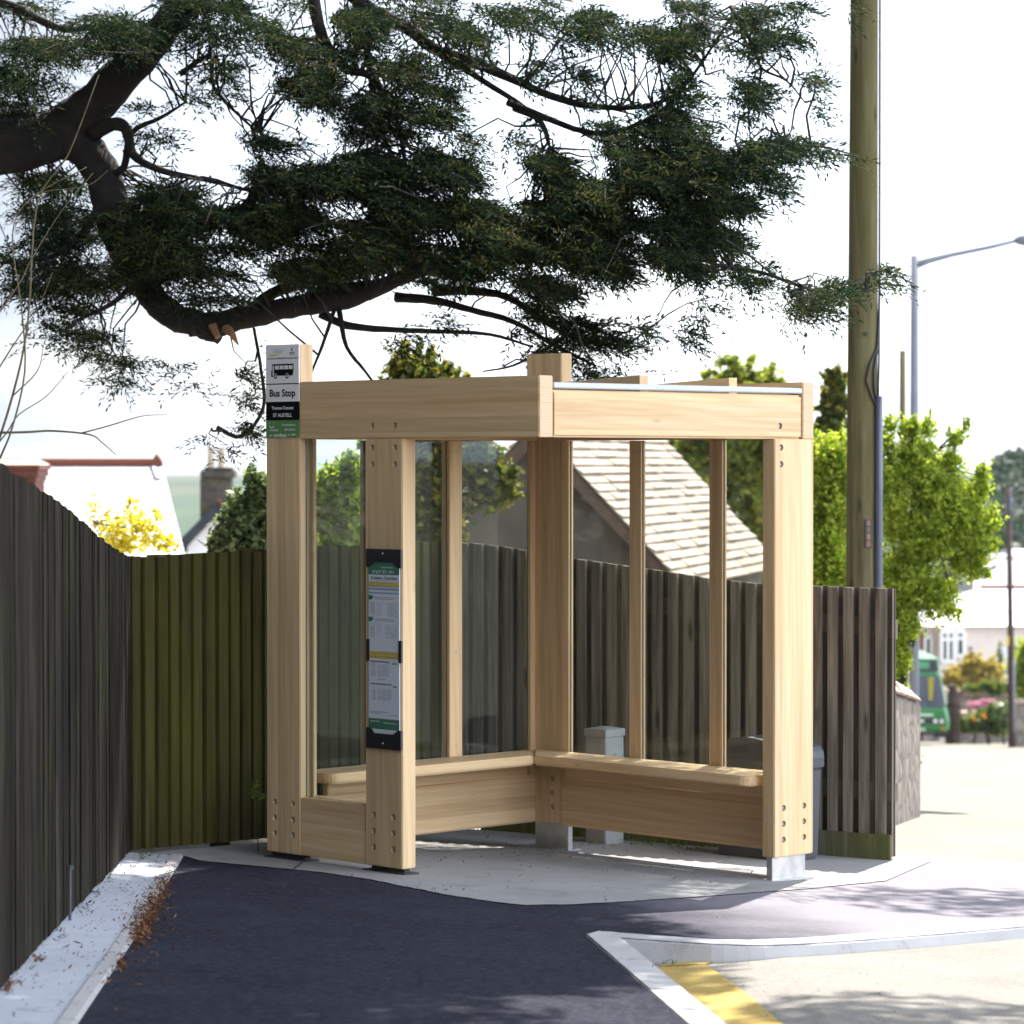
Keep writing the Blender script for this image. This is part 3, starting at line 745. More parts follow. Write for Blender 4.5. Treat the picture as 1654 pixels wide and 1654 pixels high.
# battens (mullions) with the pane between an inner and an outer batten, screwed
def mullion(along, s0, s1, ztop, zbot):
    mb = MB()
    if along == 'u':                               # wall C-D, plane at y
        mb.box((s0, 1.7088, zbot), (s1, 1.7205, ztop)); mb.box((s0, 1.7285, zbot), (s1, 1.7440, ztop)); mat = M['wood_post_u']
    else:
        mb.box((.030, s0, zbot), (.050, s1, ztop)); mb.box((-.008, s0, zbot), (.020, s1, ztop)); mat = M['wood_post_v']
    o = mesh_obj('mullion', mb, mat, shelter, bevel=.0025)
    for z in (.045, -.45, -.93, -1.385):
        b = MB()
        if along == 'u': b.disc(((s0 + s1) / 2 - .004, 1.7088, z), FN, .0052, .002, 10)
        else: b.disc((.050, (s0 + s1) / 2, z), RN, .0052, .002, 10)
        mesh_obj('screw', b, M['bolt'], o, origin=SO)
for s0, s1 in ((.692, .770), (1.212, 1.294)): mullion('u', s0, s1, Z1 - .002, RT + .002)
for s0, s1 in ((.585, .667), (1.117, 1.203)): mullion('v', s0, s1, Z1 - .002, RT + .002)
# jambs against the posts
def jamb(lo, hi, mat): stim('jamb', lo, hi, mat, bevel=.0025)
jamb((.2295, 1.7215 - .0125, RT + .002), (.2800, 1.7205, Z1 - .002), M['wood_post_u'])
jamb((.2295, 1.7285, RT + .002), (.2800, 1.7440, Z1 - .002), M['wood_post_u'])
jamb((.2386, .0822 - .022, -1.533), (.262, .0819, Z1 - .002), M['wood_post_u'])
jamb((.6690, .044, -1.533), (.6863, .0819, Z1 - .002), M['wood_post_u'])
jamb((.030, .0822, RT + .002), (.050, .115, Z1 - .002), M['wood_post_v'])
jamb((.030, 1.672, RT + .002), (.050, 1.7084, Z1 - .002), M['wood_post_v'])
# glass
def pane(lo, hi, thin):
    mb = MB(); mb.box(lo, hi); o = mesh_obj('glass_pane', mb, [M['glass'], M['glass_edge']], shelter)
    for p in o.data.polygons: p.material_index = 0 if abs(p.normal[thin]) > .9 else 1
    return o
for a0, a1 in ((.234, .735), (.745, 1.250), (1.256, 1.749)): pane((a0, 1.7210, RT + .004), (a1, 1.7280, Z1 - .003), 1)
for b0, b1 in ((.086, .624), (.630, 1.158), (1.164, 1.706)): pane((.0205, b0, RT + .004), (.0295, b1, Z1 - .003), 0)
pane((.2395, .034, -1.533), (.6855, .0415, Z1 - .003), 1)
# bench: two seats meeting in the back corner, rounded free ends
ST, SB = -1.434, -1.482
def rounded(poly, idx, r, n=6):
    out = []
    for i, p in enumerate(poly):
        p = np.array(p)
        if i not in idx: out.append(tuple(p)); continue
        a = np.array(poly[i - 1]) - p; b = np.array(poly[(i + 1) % len(poly)]) - p
        a = a / np.linalg.norm(a) * r; b = b / np.linalg.norm(b) * r
        for k in range(n + 1):
            t = k / n; out.append(tuple((1 - t) ** 2 * (p + a) + 2 * t * (1 - t) * p + t * t * (p + b)))
    return out
def seat(poly, mat):
    mb = MB(); mb.prism([(x, y, SB) for x, y in poly], (0, 0, ST - SB)); return mesh_obj('bench_seat', mb, mat, shelter, bevel=.009)
seat(rounded([(.054, .135), (.300, .135), (.300, 1.4465), (.054, 1.6900)], (1,), .075), M['seat_v'])
seat(rounded([(.056, 1.7070), (.056, 1.6925), (.3015, 1.4480), (1.715, 1.4250), (1.715, 1.7070)], (3,), .085), M['seat_u'])
stim('bench_bearer', (.0505, .30, RT + .003), (.085, 1.62, SB - .001), M['wood_v'])
stim('bench_bearer', (.29, 1.672, RT + .003), (1.66, 1.7080, SB - .001), M['wood_u'])

# ================================================================== BUS STOP SIGN (screwed to the left post)
sg = thing('bus_stop_sign', 'narrow white, black and green bus stop sign plate on the left post', 'sign', tuple(SW(.1195, 0, .111)), rotz=TH, local=True)
W0, W1, H0, H1 = .004, .2375, .1115, .5385            # extent in shelter coordinates
sg['_o'] = (.1195, 0.0, .111)
ax = lambda px: W0 + (px - 429.5) / 52.5 * (W1 - W0)
az = lambda py: H1 - (py - 557.5) / 150.5 * (H1 - H0)
mb = MB()
mb.box((W0, -.0040, H0), (W1, -.0003, az(679.6)), 2); mb.box((W0, -.0040, az(679.6)), (W1, -.0003, az(649.5)), 1); mb.box((W0, -.0040, az(649.5)), (W1, -.0003, H1), 0)
mesh_obj('panel', mb, [M['sign_white'], M['sign_black'], M['sign_green']], sg)
IB = -.0046
def letters(parent, items, mat, name='lettering', b=IB):
    mb = MB()
    for (txt, x0, x1, ybase, size, align, bold) in items:
        m2 = MB(); text_mesh(m2, txt, 1.0, lambda x, y: (x, y, 0), 'LEFT', bold)
        q = np.array(m2.v); w = q[:, 0].max() - q[:, 0].min(); sx = (x1 - x0) / w; xm = q[:, 0].min()
        mb.add([(x0 + (p[0] - xm) * sx, b, ybase + p[1] * size) for p in q], m2.f)
    return mesh_obj(name, mb, mat, parent)
letters(sg, [('www.cornwallpublictransport.info', ax(432), ax(480), az(580.6), .0125, 'L', .01), ('Bus Stop', ax(435.5), ax(476.3), az(641), .046, 'L', .03)], M['sign_black'])
mb = MB(); mb.box((W0, IB, az(621.6)), (W1, -.0041, az(620.0))); mesh_obj('rule', mb, M['sign_black'], sg)
letters(sg, [('Trevone Crescent', ax(439), ax(473.5), az(662), .0205, 'L', .02), ('ST AUSTELL', ax(441), ax(471), az(674), .0225, 'L', .02),
             ('traveline', ax(435.2), ax(448.6), az(697), .0145, 'L', .02), ('www.traveline.info', ax(455), ax(476.3), az(688.6), .0125, 'L', .02),
             ('0871 200 22 33', ax(459.5), ax(476.3), az(696.3), .0125, 'L', .02), ('txt', ax(435.2), ax(439.6), az(705.3), .0135, 'L', .02),
             ('cordjaqa', ax(442), ax(462.5), az(706), .0215, 'L', .02), ('to', ax(465), ax(467.8), az(704.4), .0125, 'L', .02), ('84268', ax(470), ax(476.3), az(704.2), .0125, 'L', .02)], M['white_print'])
def ribbon(mb, pts, wid, b, mi=0):
    P = [np.array(p, float) for p in pts]; L = []; R = []
    for i, p in enumerate(P):
        d = P[min(i + 1, len(P) - 1)] - P[max(i - 1, 0)]; d /= np.linalg.norm(d) + 1e-9; n = np.array([-d[1], d[0]]) * (wid[i] if hasattr(wid, '__len__') else wid) / 2
        L.append(p + n); R.append(p - n)
    k = len(P); mb.add([(x, b, y) for x, y in L + R], [(i, i + 1, k + i + 1, k + i) for i in range(k - 1)], mi)
mb = MB()
ribbon(mb, [(ax(436 + 25 * t), az(574.6 - 1.2 * t - 11 * t ** 3.2)) for t in np.linspace(0, 1, 12)], [.0075 * (1 - .75 * t) for t in np.linspace(0, 1, 12)], IB)
mesh_obj('logo', mb, M['sign_yellow'], sg)
mb = MB(); mb.add([(ax(440), IB, az(571)), (ax(452), IB, az(569.5)), (ax(456.5), IB, az(566.2)), (ax(441), IB, az(567.2))], [(0, 1, 2, 3)]); mesh_obj('logo', mb, M['sign_blue'], sg)
mb = MB(); mb.add([(ax(441.5), IB, az(564.9)), (ax(457), IB, az(564.2)), (ax(457), IB, az(563.8)), (ax(441.5), IB, az(564.4))], [(0, 1, 2, 3)]); mesh_obj('lettering', mb, M['ink'], sg)
mb = MB()                                              # crest: shield, crest above and a scroll
mb.add([(ax(469.7), IB, az(568)), (ax(472.2), IB, az(568)), (ax(471.8), IB, az(564.8)), (ax(471), IB, az(561.5)), (ax(470.2), IB, az(564.8))], [(0, 1, 2, 3, 4)]); mesh_obj('crest', mb, M['sign_red'], sg)
mb = MB(); mb.add([(ax(467.6), IB, az(571.8)), (ax(474.8), IB, az(571.2)), (ax(475.2), IB, az(569.8)), (ax(467.2), IB, az(570.2))], [(0, 1, 2, 3)])
ribbon(mb, [(ax(467.5 + 7.4 * t), az(573.4 - .6 * t + 1.1 * math.sin(t * math.pi))) for t in np.linspace(0, 1, 7)], .0028, IB); mesh_obj('crest', mb, M['ink_dark'], sg)
# bus pictogram
bx = lambda x: ax(438.2 + x * 35.5)
bz = lambda y: az(612.3 - y * 24.3)
mb = MB()
def pq(pts): mb.add([(bx(x), IB, bz(y)) for x, y in pts], [tuple(range(len(pts)))])
pq([(.12, .20), (.95, .20), (.98, .34), (1.0, .62), (.12, .62)])
pq([(.12, .88), (1.0, .88), (.98, .98), (.06, .98), (.03, .88)])
pq([(.12, .62), (.165, .62), (.165, .88), (.12, .88)])
for k in (.345, .55, .755): pq([(k, .62), (k + .03, .62), (k + .03, .88), (k, .88)])
pq([(.96, .62), (1.0, .62), (1.0, .88), (.96, .88)])
pq([(.03, .16), (.06, .16), (.06, .88), (.03, .88)]); pq([(0, .14), (.03, .14), (.03, .58), (0, .54)]); pq([(.03, .14), (.2, .14), (.2, .20), (.03, .20)])
mesh_obj('pictogram', mb, M['sign_black'], sg)
def ring(mb, cx, cz, r0, r1, b, n=18, mi=0):
    mb.add([(cx + r * math.cos(2 * math.pi * i / n), b, cz + r * math.sin(2 * math.pi * i / n)) for r in (r0, r1) for i in range(n)], [(i, (i + 1) % n, (i + 1) % n + n, i + n) for i in range(n)], mi)
mb = MB(); 
for cx in (.20, .71):
    ring(mb, bx(cx), bz(.16), .0001, .0135, IB - .0004, mi=1); ring(mb, bx(cx), bz(.16), .0055, .0115, IB - .0008, mi=0)
mesh_obj('pictogram', mb, [M['sign_black'], M['sign_white']], sg)
mb = MB(); ribbon(mb, [(ax(438.8) + .0155 * math.cos(w), az(687.2) + .013 * math.sin(w)) for w in np.linspace(math.pi * 1.02, math.pi * 1.98, 12)], .0042, IB)
for x in (435.6, 442.0): ring(mb, ax(x), az(683.4), .0001, .0028, IB, 10)
mesh_obj('logo', mb, M['white_print'], sg)
for x, z in ((W0 + .008, H1 - .012), (W1 - .008, H1 - .012), (W0 + .008, H0 + .010), (W1 - .008, H0 + .010)):
    mb = MB(); mb.disc((x, -.0044, z), FN, .0026, .0012, 8); mesh_obj('screw', mb, M['bolt'], sg)

# ================================================================== TIMETABLE CASE (on the front post)
tt = thing('timetable_case', 'slim black cornered timetable case with a printed sheet on the front post', 'timetable', tuple(SW(.819, 0, -1.257)), rotz=TH, local=True)
tt['_o'] = (.819, 0.0, -1.257)
TA0, TA1, TZ1, TZ0 = .7035, .9330, -.386, -1.257
tx = lambda z: TA0 + (z - 140) / 252. * (TA1 - TA0)
tz = lambda z: TZ1 - ((860 + .2237 * z) - 886) * .002765
mb = MB(); mb.box((tx(152), -.0060, tz(1462)), (tx(377), -.0003, tz(180))); mesh_obj('sheet', mb, M['paper'], tt, bevel=.0008)
def trect(mb, x0, x1, y0, y1, b=-.0064): mb.add([(tx(x0), b, tz(y0)), (tx(x1), b, tz(y0)), (tx(x1), b, tz(y1)), (tx(x0), b, tz(y1))], [(0, 1, 2, 3)])
mb = MB(); trect(mb, 153, 376, 182, 301); trect(mb, 153, 376, 1336, 1412)
for y in (450, 606):
    mb.add([(tx(x), -.0064, tz(q)) for x, q in ((154, y), (186, y + 2), (186, y + 16), (182, y + 26), (172, y + 33), (154, y + 32))], [tuple(range(6))])
mesh_obj('print', mb, M['paper_green'], tt)
mb = MB(); trect(mb, 154, 375, 352, 390); trect(mb, 154, 375, 852, 905); mesh_obj('print', mb, M['paper_yellow'], tt)
mb = MB(); trect(mb, 154, 375, 396, 412); trect(mb, 154, 375, 426, 438); mesh_obj('print', mb, M['paper_blue'], tt)
mb = MB()
trect(mb, 154, 375, 340, 342); 
for (x0, x1, y0, y1) in ((166, 306, 921, 932), (326, 358, 930, 942), (166, 320, 1082, 1093), (330, 358, 1094, 1106)): trect(mb, x0, x1, y0, y1)
for (x0, x1, y) in ((190, 345, 462), (200, 330, 474), (190, 335, 617), (200, 345, 629), (165, 300, 1285), (165, 250, 1296), (298, 360, 1304), (160, 300, 358), (160, 320, 379), (166, 350, 866), (166, 355, 889), (160, 340, 403), (160, 330, 431), (220, 275, 1050)):
    x = x0
    while x < x1:                                   # lines of small words
        w = random.uniform(5, 16); trect(mb, x, min(x + w, x1), y, y + 4.2, -.0067); x += w + 3
mesh_obj('print', mb, M['ink'], tt)
mb = MB()
def table(x0, x1, y0, y1, nc, nr, fill=.75):
    cw = (x1 - x0) / nc; ch = (y1 - y0) / nr
    for i in range(nc):
        for j in range(nr):
            if random.random() < fill: trect(mb, x0 + i * cw + .6, x0 + (i + .78) * cw, y0 + j * ch + .6, y0 + (j + .62) * ch)
table(166, 210, 500, 604, 1, 16, .9); table(212, 246, 505, 600, 4, 15, .7); table(290, 362, 500, 606, 8, 16, .8)
table(166, 205, 655, 752, 1, 15, .9); table(207, 246, 645, 745, 4, 15, .7); table(276, 362, 658, 758, 9, 16, .8)
table(172, 212, 940, 1036, 1, 14, .9); table(218, 304, 946, 1036, 9, 14, .95); table(328, 334, 985, 1030, 1, 8)
table(178, 212, 1108, 1206, 1, 14, .9); table(218, 318, 1118, 1206, 10, 13, .95); table(330, 336, 1140, 1190, 1, 8)
mesh_obj('print', mb, M['ink_pale'], tt)
letters(tt, [('01637 871 871', tx(182), tx(336), tz(301) + .006, .0200, 'L', .004)], M['white_print'], b=-.0068)
mb = MB()
for (x0, x1, y, h) in ((245, 330, 243, 10), (165, 235, 1352, 9), (262, 358, 1360, 9)):
    x = x0
    while x < x1: w = random.uniform(7, 15); trect(mb, x, min(x + w, x1), y, y + h, -.0068); x += w + 2.2
mesh_obj('print', mb, M['ink_pale'], tt)
letters(tt, [('St Stephen - Terras Road', tx(172), tx(358), tz(333), .0185, 'L', .02)], M['ink_dark'], b=-.0068)
def bracket(pts):
    mb = MB(); mb.prism([(tx(x), -.0004, tz(y)) for x, y in pts], (0, -.0115, 0)); o = mesh_obj('corner_bracket', mb, M['black'], tt, bevel=.0012)
    return o
bT = bracket([(140, 116), (392, 116), (392, 250), (374, 250), (352, 232), (330, 209), (198, 209), (176, 232), (158, 246), (140, 246)])
bB = bracket([(140, 1405), (172, 1405), (196, 1442), (334, 1442), (358, 1422), (366, 1410), (392, 1410), (392, 1552), (140, 1552)])
for z, p in ((147, bT), (1511, bB)):
    mb = MB(); mb.disc((tx(264), -.0125, tz(z)), FN, .0042, .0016, 10); o = mesh_obj('screw', mb, M['white_print'], p, origin=(.819, 0, -1.257))
for x0, x1 in ((139, 160), (373, 393)):
    mb = MB(); mb.box((tx(x0), -.0100, tz(926)), (tx(x1), -.0004, tz(768))); mesh_obj('side_clip', mb, M['black'], tt, bevel=.001)

# ================================================================== CABINET AND GRIT BIN behind the bench
M['cab_dark'] = plain('cabinet_grey', (0.34, 0.35, 0.36), 0.55, 0.2, 0.12, 12)
M['bin_grey'] = plain('bin_slate', (0.032, 0.036, 0.041), 0.5, 0, 0.08, 10)
cpos = G(962, 1361); cx, cy = .476, 15.94
cz = ground(cx, cy)
cab = thing('service_cabinet', 'small grey metal service cabinet with a pitched cap standing before the fence', 'cabinet', (cx, cy, cz))
R45 = Matrix.Rotation(TH + .02, 3, 'Z')
def rp(x, y, z, cx=cx, cy=cy, cz=cz, R=R45): 
    q = R @ Vector((x, y, z)); return (cx + q.x, cy + q.y, cz + q.z)
hw = .070
mb = MB(); mb.hexa([rp(-hw, -hw, 0), rp(hw, -hw, 0), rp(hw, hw, 0), rp(-hw, hw, 0)], [rp(-hw, -hw, .555), rp(hw, -hw, .555), rp(hw, hw, .555), rp(-hw, hw, .555)])
body = mesh_obj('body', mb, M['cab_dark'], cab, bevel=.004)
mb = MB(); h2 = hw + .004
mb.hexa([rp(-h2, -h2, .556), rp(h2, -h2, .556), rp(h2, h2, .556), rp(-h2, h2, .556)], [rp(-h2, -h2, .592), rp(h2, -h2, .592), rp(h2, h2, .592), rp(-h2, h2, .592)])
k = .02; mb.hexa([rp(-h2, -h2, .5921), rp(h2, -h2, .5921), rp(h2, h2, .5921), rp(-h2, h2, .5921)], [rp(-k, -k, .603), rp(k, -k, .603), rp(k, k, .603), rp(-k, k, .603)])
mesh_obj('cap', mb, M['cab_dark'], cab)
mb = MB(); mb.tube([rp(hw, .0, .46), rp(hw + .016, .0, .46)], [.012, .009], 10); mesh_obj('knob', mb, M['alu'], cab)
mb = MB(); mb.tube([rp(-.01, -hw - .0005, .40), rp(-.01, -hw - .004, .40)], .011, 12); mesh_obj('lock', mb, M['black'], cab)
mb = MB(); mb.tube([rp(hw + .0005, .01, .21), rp(hw + .014, .01, .21)], .010, 10); mesh_obj('knob', mb, M['alu'], cab)

bx0, by0 = 1.273, 15.43
bz0 = ground(bx0, by0)
gb = thing('grit_bin', 'slate grey grit bin with a curved lid between the shelter and the fence', 'bin', (bx0, by0, bz0))
RB = Matrix.Rotation(TH + .03, 3, 'Z')
def bp(x, y, z): return rp(x, y, z, bx0, by0, bz0, RB)
bw, bdp, bh = .22, .155, .455
mb = MB(); mb.hexa([bp(-bw + .012, -bdp + .012, .0), bp(bw - .012, -bdp + .012, .0), bp(bw - .012, bdp - .012, .0), bp(-bw + .012, bdp - .012, .0)], [bp(-bw, -bdp, bh), bp(bw, -bdp, bh), bp(bw, bdp, bh), bp(-bw, bdp, bh)])
mesh_obj('body', mb, M['bin_grey'], gb, bevel=.012)
mb = MB(); n = 14; prof2 = [(-bw - .008, bh + .001)] + [(-(bw + .008) * math.cos(math.pi * i / n), bh + .05 + .105 * math.sin(math.pi * i / n) ** .8) for i in range(n + 1)] + [(bw + .008, bh + .001)]
mb.prism([bp(x, -bdp - .008, z) for x, z in prof2], tuple(np.array(bp(0, bdp + .008, 0)) - np.array(bp(0, -bdp - .008, 0))))
mesh_obj('lid', mb, M['bin_grey'], gb, bevel=.004)
mb = MB(); mb.tube([bp(-bw - .009, -.05, bh + .03), bp(-bw - .03, -.05, bh + .03), bp(-bw - .03, .05, bh + .03), bp(-bw - .009, .05, bh + .03)], .008, 6); mesh_obj('handle', mb, M['black'], gb)
# ================================================================== POLES, LAMP, WIRES
M['pole'] = fence_mat('pole_wood', (0.05, 0.045, 0.022, 1), (0.105, 0.093, 0.052, 1), (0.17, 0.155, 0.10, 1), (0.085, 0.078, 0.015, 1), mossy=0.45)
M['pole_brown'] = plain('pole_brown', (0.060, 0.036, 0.030), 0.9, 0, 0.35, 6)
M['conduit'] = plain('conduit_slate', (0.055, 0.06, 0.095), 0.4, 0, 0.1, 4)
M['cable'] = plain('cable_black', (0.012, 0.012, 0.014), 0.5)
M['lamp_grey'] = plain('lamp_galvanised', (0.17, 0.18, 0.22), 0.85, 0.0, 0.1, 3)
M['orange'] = plain('digit_orange', (0.30, 0.10, 0.02), 0.5, 0, 0.1, 20)
Yp = 21.0
pc = U(1391, 945, Yp); pt = U(1397, -260, Yp)
zg = ground(pc[0], Yp)
up = thing('utility_pole', 'thick mossy wooden utility pole with a dark cable conduit rising behind the fence', 'utility pole', (pc[0], Yp, zg))
mb = MB(); axis_b = np.array([pc[0] - .002, Yp, zg - .1]); 
path = [axis_b + (np.array([pt[0], Yp, pt[2]]) - axis_b) * k for k in np.linspace(0, 1, 8)]
mb.tube(path, list(np.linspace(.112, .090, 8)), 20)
mesh_obj('pole', mb, M['pole'], up, smooth=True)
def pole_pt(py, ang, extra=0.0):                       # point on the pole's skin at picture height py
    z = U(1391, py, Yp)[2]; k = (z - axis_b[2]) / (pt[2] - axis_b[2]); c = axis_b + (np.array([pt[0], Yp, pt[2]]) - axis_b) * k
    r = .112 + (.090 - .112) * k + extra
    return np.array([c[0] + r * math.cos(ang), c[1] + r * math.sin(ang), z])
mb = MB(); mb.tube([pole_pt(py, -.62, .022) for py in (1250, 1000, 800, 640)], .027, 10); mesh_obj('conduit', mb, M['conduit'], up, smooth=True)
mb = MB(); mb.tube([pole_pt(py, -.12, .018) for py in (1250, 1000, 800, 640)], .018, 8); mesh_obj('conduit', mb, M['conduit'], up, smooth=True)
for pts in ([(-120, -.1), (100, -.1), (300, -.08), (470, -.25), (560, -.55), (600, -.95), (630, -.9), (655, -.6)],
            [(300, -.05), (480, -.2), (560, -.6), (590, -1.25), (615, -1.45), (640, -1.1), (655, -.75)],
            [(440, -.12), (520, -.3), (580, -.35), (640, -.5)]):
    mb = MB(); P = [pole_pt(a, b, .012) for a, b in pts]
    Q = []
    for i in range(len(P) - 1):
        for k in range(4): Q.append(P[i] + (P[i + 1] - P[i]) * (3 * (k / 4) ** 2 - 2 * (k / 4) ** 3 if False else k / 4))
    Q.append(P[-1]); mb.tube(Q, .0085, 6); mesh_obj('cable', mb, M['cable'], up, smooth=True)
# number plate: a dark strip with four digits
pa = pole_pt(838, -1.25, .003); pb = pole_pt(884, -1.25, .003); nx_ = np.array([math.cos(-1.25), math.sin(-1.25), 0]); tx_ = np.array([-nx_[1], nx_[0], 0])
mb = MB(); w = .026
mb.prism([pb - tx_ * w, pb + tx_ * w, pa + tx_ * w, pa - tx_ * w], nx_ * .006)
npl = mesh_obj('number_plate', mb, M['black'], up)
mb = MB()
for i, ch in enumerate('6180'):
    o_ = pa + (pb - pa) * ((i + .86) / 4.05) + nx_ * .0066
    text_mesh(mb, ch, .050, lambda x, y, o_=o_: tuple(o_ + tx_ * (x - .014) + np.array([0, 0, y])), bold=.001)
mesh_obj('digits', mb, M['orange'], npl, origin=up['_o'])
mb = MB(); a = pole_pt(540, -1.5, .004); mb.disc(a, (0, -1, 0), .013, .01, 10); mesh_obj('bolt', mb, M['black'], up)

Yl = 48.0
lb = U(1477, 700, Yl); zg = ground(lb[0], Yl)
sl = thing('street_lamp', 'grey galvanised street lamp with a long raked arm', 'street lamp', (lb[0], Yl, zg))
mb = MB(); lt = U(1477.5, 413, Yl); mb.tube([(lb[0], Yl, zg - .1), (lt[0], Yl, lt[2])], [.085, .062], 12); mesh_obj('pole', mb, M['lamp_grey'], sl, smooth=True)
mb = MB(); P = [U(1478, 429, Yl), U(1500, 421, Yl), U(1540, 411, Yl), U(1600, 399, Yl), U(1640, 389, Yl)]; mb.tube(P, [.06, .05, .038, .034, .03], 10); mesh_obj('arm', mb, M['lamp_grey'], sl, smooth=True)
mb = MB(); P = [U(1638, 389, Yl), U(1646, 388, Yl), U(1662, 388.5, Yl), U(1690, 386, Yl), U(1700, 385, Yl)]; mb.tube(P, [.03, .075, .10, .085, .03], 12); mesh_obj('lamp_head', mb, M['lamp_grey'], sl, smooth=True)

Yo = 60.0
ob_ = U(1458, 700, Yo); zg = ground(ob_[0], Yo)
op = thing('old_pole', 'short weathered wooden pole stump rising beside the lamp post', 'pole', (ob_[0], Yo, zg))
mb = MB(); tp = U(1458, 566, Yo); mb.tube([(ob_[0], Yo, zg - .1), (tp[0], Yo, tp[2])], [.085, .062], 10); mesh_obj('pole', mb, M['pole'], op, smooth=True)

Yt = 100.0
tb = U(1635, 1186, Yt); zg = ground(tb[0], Yt)
tp_ = thing('telegraph_pole', 'slim dark brown telegraph pole on the far roadside', 'telegraph pole', (tb[0], Yt, zg))
tt_ = U(1629, 788, Yt)
mb = MB(); mb.tube([(tb[0], Yt, zg - .2), (tt_[0], Yt, tt_[2])], [.125, .085], 10); mesh_obj('pole', mb, M['pole_brown'], tp_, smooth=True)
mb = MB(); a = U(1638, 1183, Yt - .2); b = U(1637.3, 1065, Yt - .2); mb.tube([a, b], .045, 8); mesh_obj('conduit', mb, M['lamp_grey'], tp_, smooth=True)
mb = MB(); a = U(1631, 800, Yt - .13); b = U(1632, 845, Yt - .13); mb.tube([a, b], .07, 8); mesh_obj('sleeve', mb, M['conduit'], tp_, smooth=True)
mb = MB(); a = U(1625.5, 1038, Yt - .15); b = U(1629.5, 1030, Yt - .15)
mb.box((a[0], a[1] - .02, a[2] - .1), (b[0], b[1] + .02, b[2] + .05)); mesh_obj('notice', mb, M['sign_yellow'], tp_)
mb = MB(); a = U(1621, 1062, Yt - .1); b = U(1627, 1048, Yt - .1); mb.box((a[0], a[1] - .05, a[2]), (b[0], b[1] + .05, b[2])); mesh_obj('junction_box', mb, M['paper'], tp_)
for i, (py0, px1, py1, y1) in enumerate(((793, 1700, 742, 90), (801, 1700, 752, 90), (812, 1700, 772, 88), (822, 1700, 800, 86))):
    mb = MB(); a = U(1629.5, py0, Yt); b = U(px1, py1, y1)
    mb.tube([a + (b - a) * k - np.array([0, 0, .05 * math.sin(math.pi * k)]) for k in np.linspace(0, 1, 6)], .013, 5)
    tag(mesh_obj('overhead_wire', mb, M['lamp_grey'], origin=tuple(a)), 'thin overhead wire leaving the brown telegraph pole towards the right', 'wire', 'overhead wires')

# ================================================================== VEGETATION
def smooth_path(pts, sub=5):
    P = [np.array(p, float) for p in pts]; P = [2 * P[0] - P[1]] + P + [2 * P[-1] - P[-2]]; out = []
    for i in range(1, len(P) - 2):
        for k in range(sub):
            t = k / sub; a, b, c, d = P[i - 1:i + 3]
            out.append(.5 * (2 * b + (c - a) * t + (2 * a - 5 * b + 4 * c - d) * t * t + (3 * b - a - 3 * c + d) * t ** 3))
    out.append(P[-2]); return out
# --- the big cypress overhead
M['cypress'] = leaf_mat('cypress_leaf', [(0.0035, 0.009, 0.007, 1), (0.009, 0.019, 0.011, 1), (0.027, 0.041, 0.014, 1), (0.095, 0.085, 0.026, 1)], 0.28, 1.4, .8, .04)
tx0, ty0 = -4.6, 17.8
cyp = thing('cypress_tree', 'huge dark cypress whose limbs and feathery foliage hang over the shelter', 'tree', (tx0, ty0, ground(tx0, ty0)))
mb = MB(); zg = ground(tx0, ty0)
mb.tube(smooth_path([(tx0, ty0, zg - .2), (tx0 + .1, ty0, zg + 1.5), (tx0 + .05, ty0, zg + 4), (tx0 - .1, ty0, zg + 8), (tx0, ty0, zg + 12)]), list(np.linspace(.55, .30, 21)), 16, jit=.08)
mesh_obj('trunk', mb, M['bark'], cyp, smooth=True)
YB = 17.6
def limb(name, pts, r0, r1, n=10, sub=5):
    """pts: (px, py, Y)"""
    P = smooth_path([U(*q) for q in pts], sub); mb = MB(); k = np.linspace(0, 1, len(P))
    mb.tube(P, list(r0 + (r1 - r0) * k ** .8), n, jit=.22); o = mesh_obj(name, mb, M['bark'], cyp, smooth=True); LIMBS.append(P); return o
LIMBS = []
limb('limb', [(-480, 330, 17.8), (-200, 270, 17.7), (0, 238, 17.6), (90, 215, 17.6), (160, 160, 17.5), (240, 75, 17.4), (310, -20, 17.3), (380, -160, 17.2)], .20, .07)
limb('limb', [(40, 235, 17.65), (120, 230, 17.6), (165, 285, 17.5), (190, 370, 17.4), (220, 440, 17.3), (265, 500, 17.2), (330, 525, 17.1), (400, 512, 17.0), (470, 497, 16.9), (560, 484, 16.8), (640, 452, 16.7), (710, 425, 16.6), (800, 408, 16.5), (860, 376, 16.4), (960, 335, 16.3), (1060, 300, 16.2)], .125, .012)
limb('limb', [(-300, 180, 17.9), (-60, 205, 17.8), (60, 195, 17.7)], .10, .06)
mb = MB(); mb.tube(smooth_path([U(318, 524, 17.1), U(338, 536, 17.0), U(352, 548, 16.95)]), list(np.linspace(.07, .03, 11)), 9, jit=.4); mesh_obj('stub', mb, M['bark'], cyp)
mb = MB(); mb.tube([U(343, 526, 16.95), U(352, 545, 16.9)], [.022, .016], 7, jit=.4); mesh_obj('stub', mb, M['heartwood'], cyp)
mb = MB(); mb.tube([U(366, 530, 16.95), U(376, 540, 16.9), U(385, 557, 16.9)], [.03, .02, .004], 7, jit=.4); mesh_obj('stub', mb, M['heartwood'], cyp)
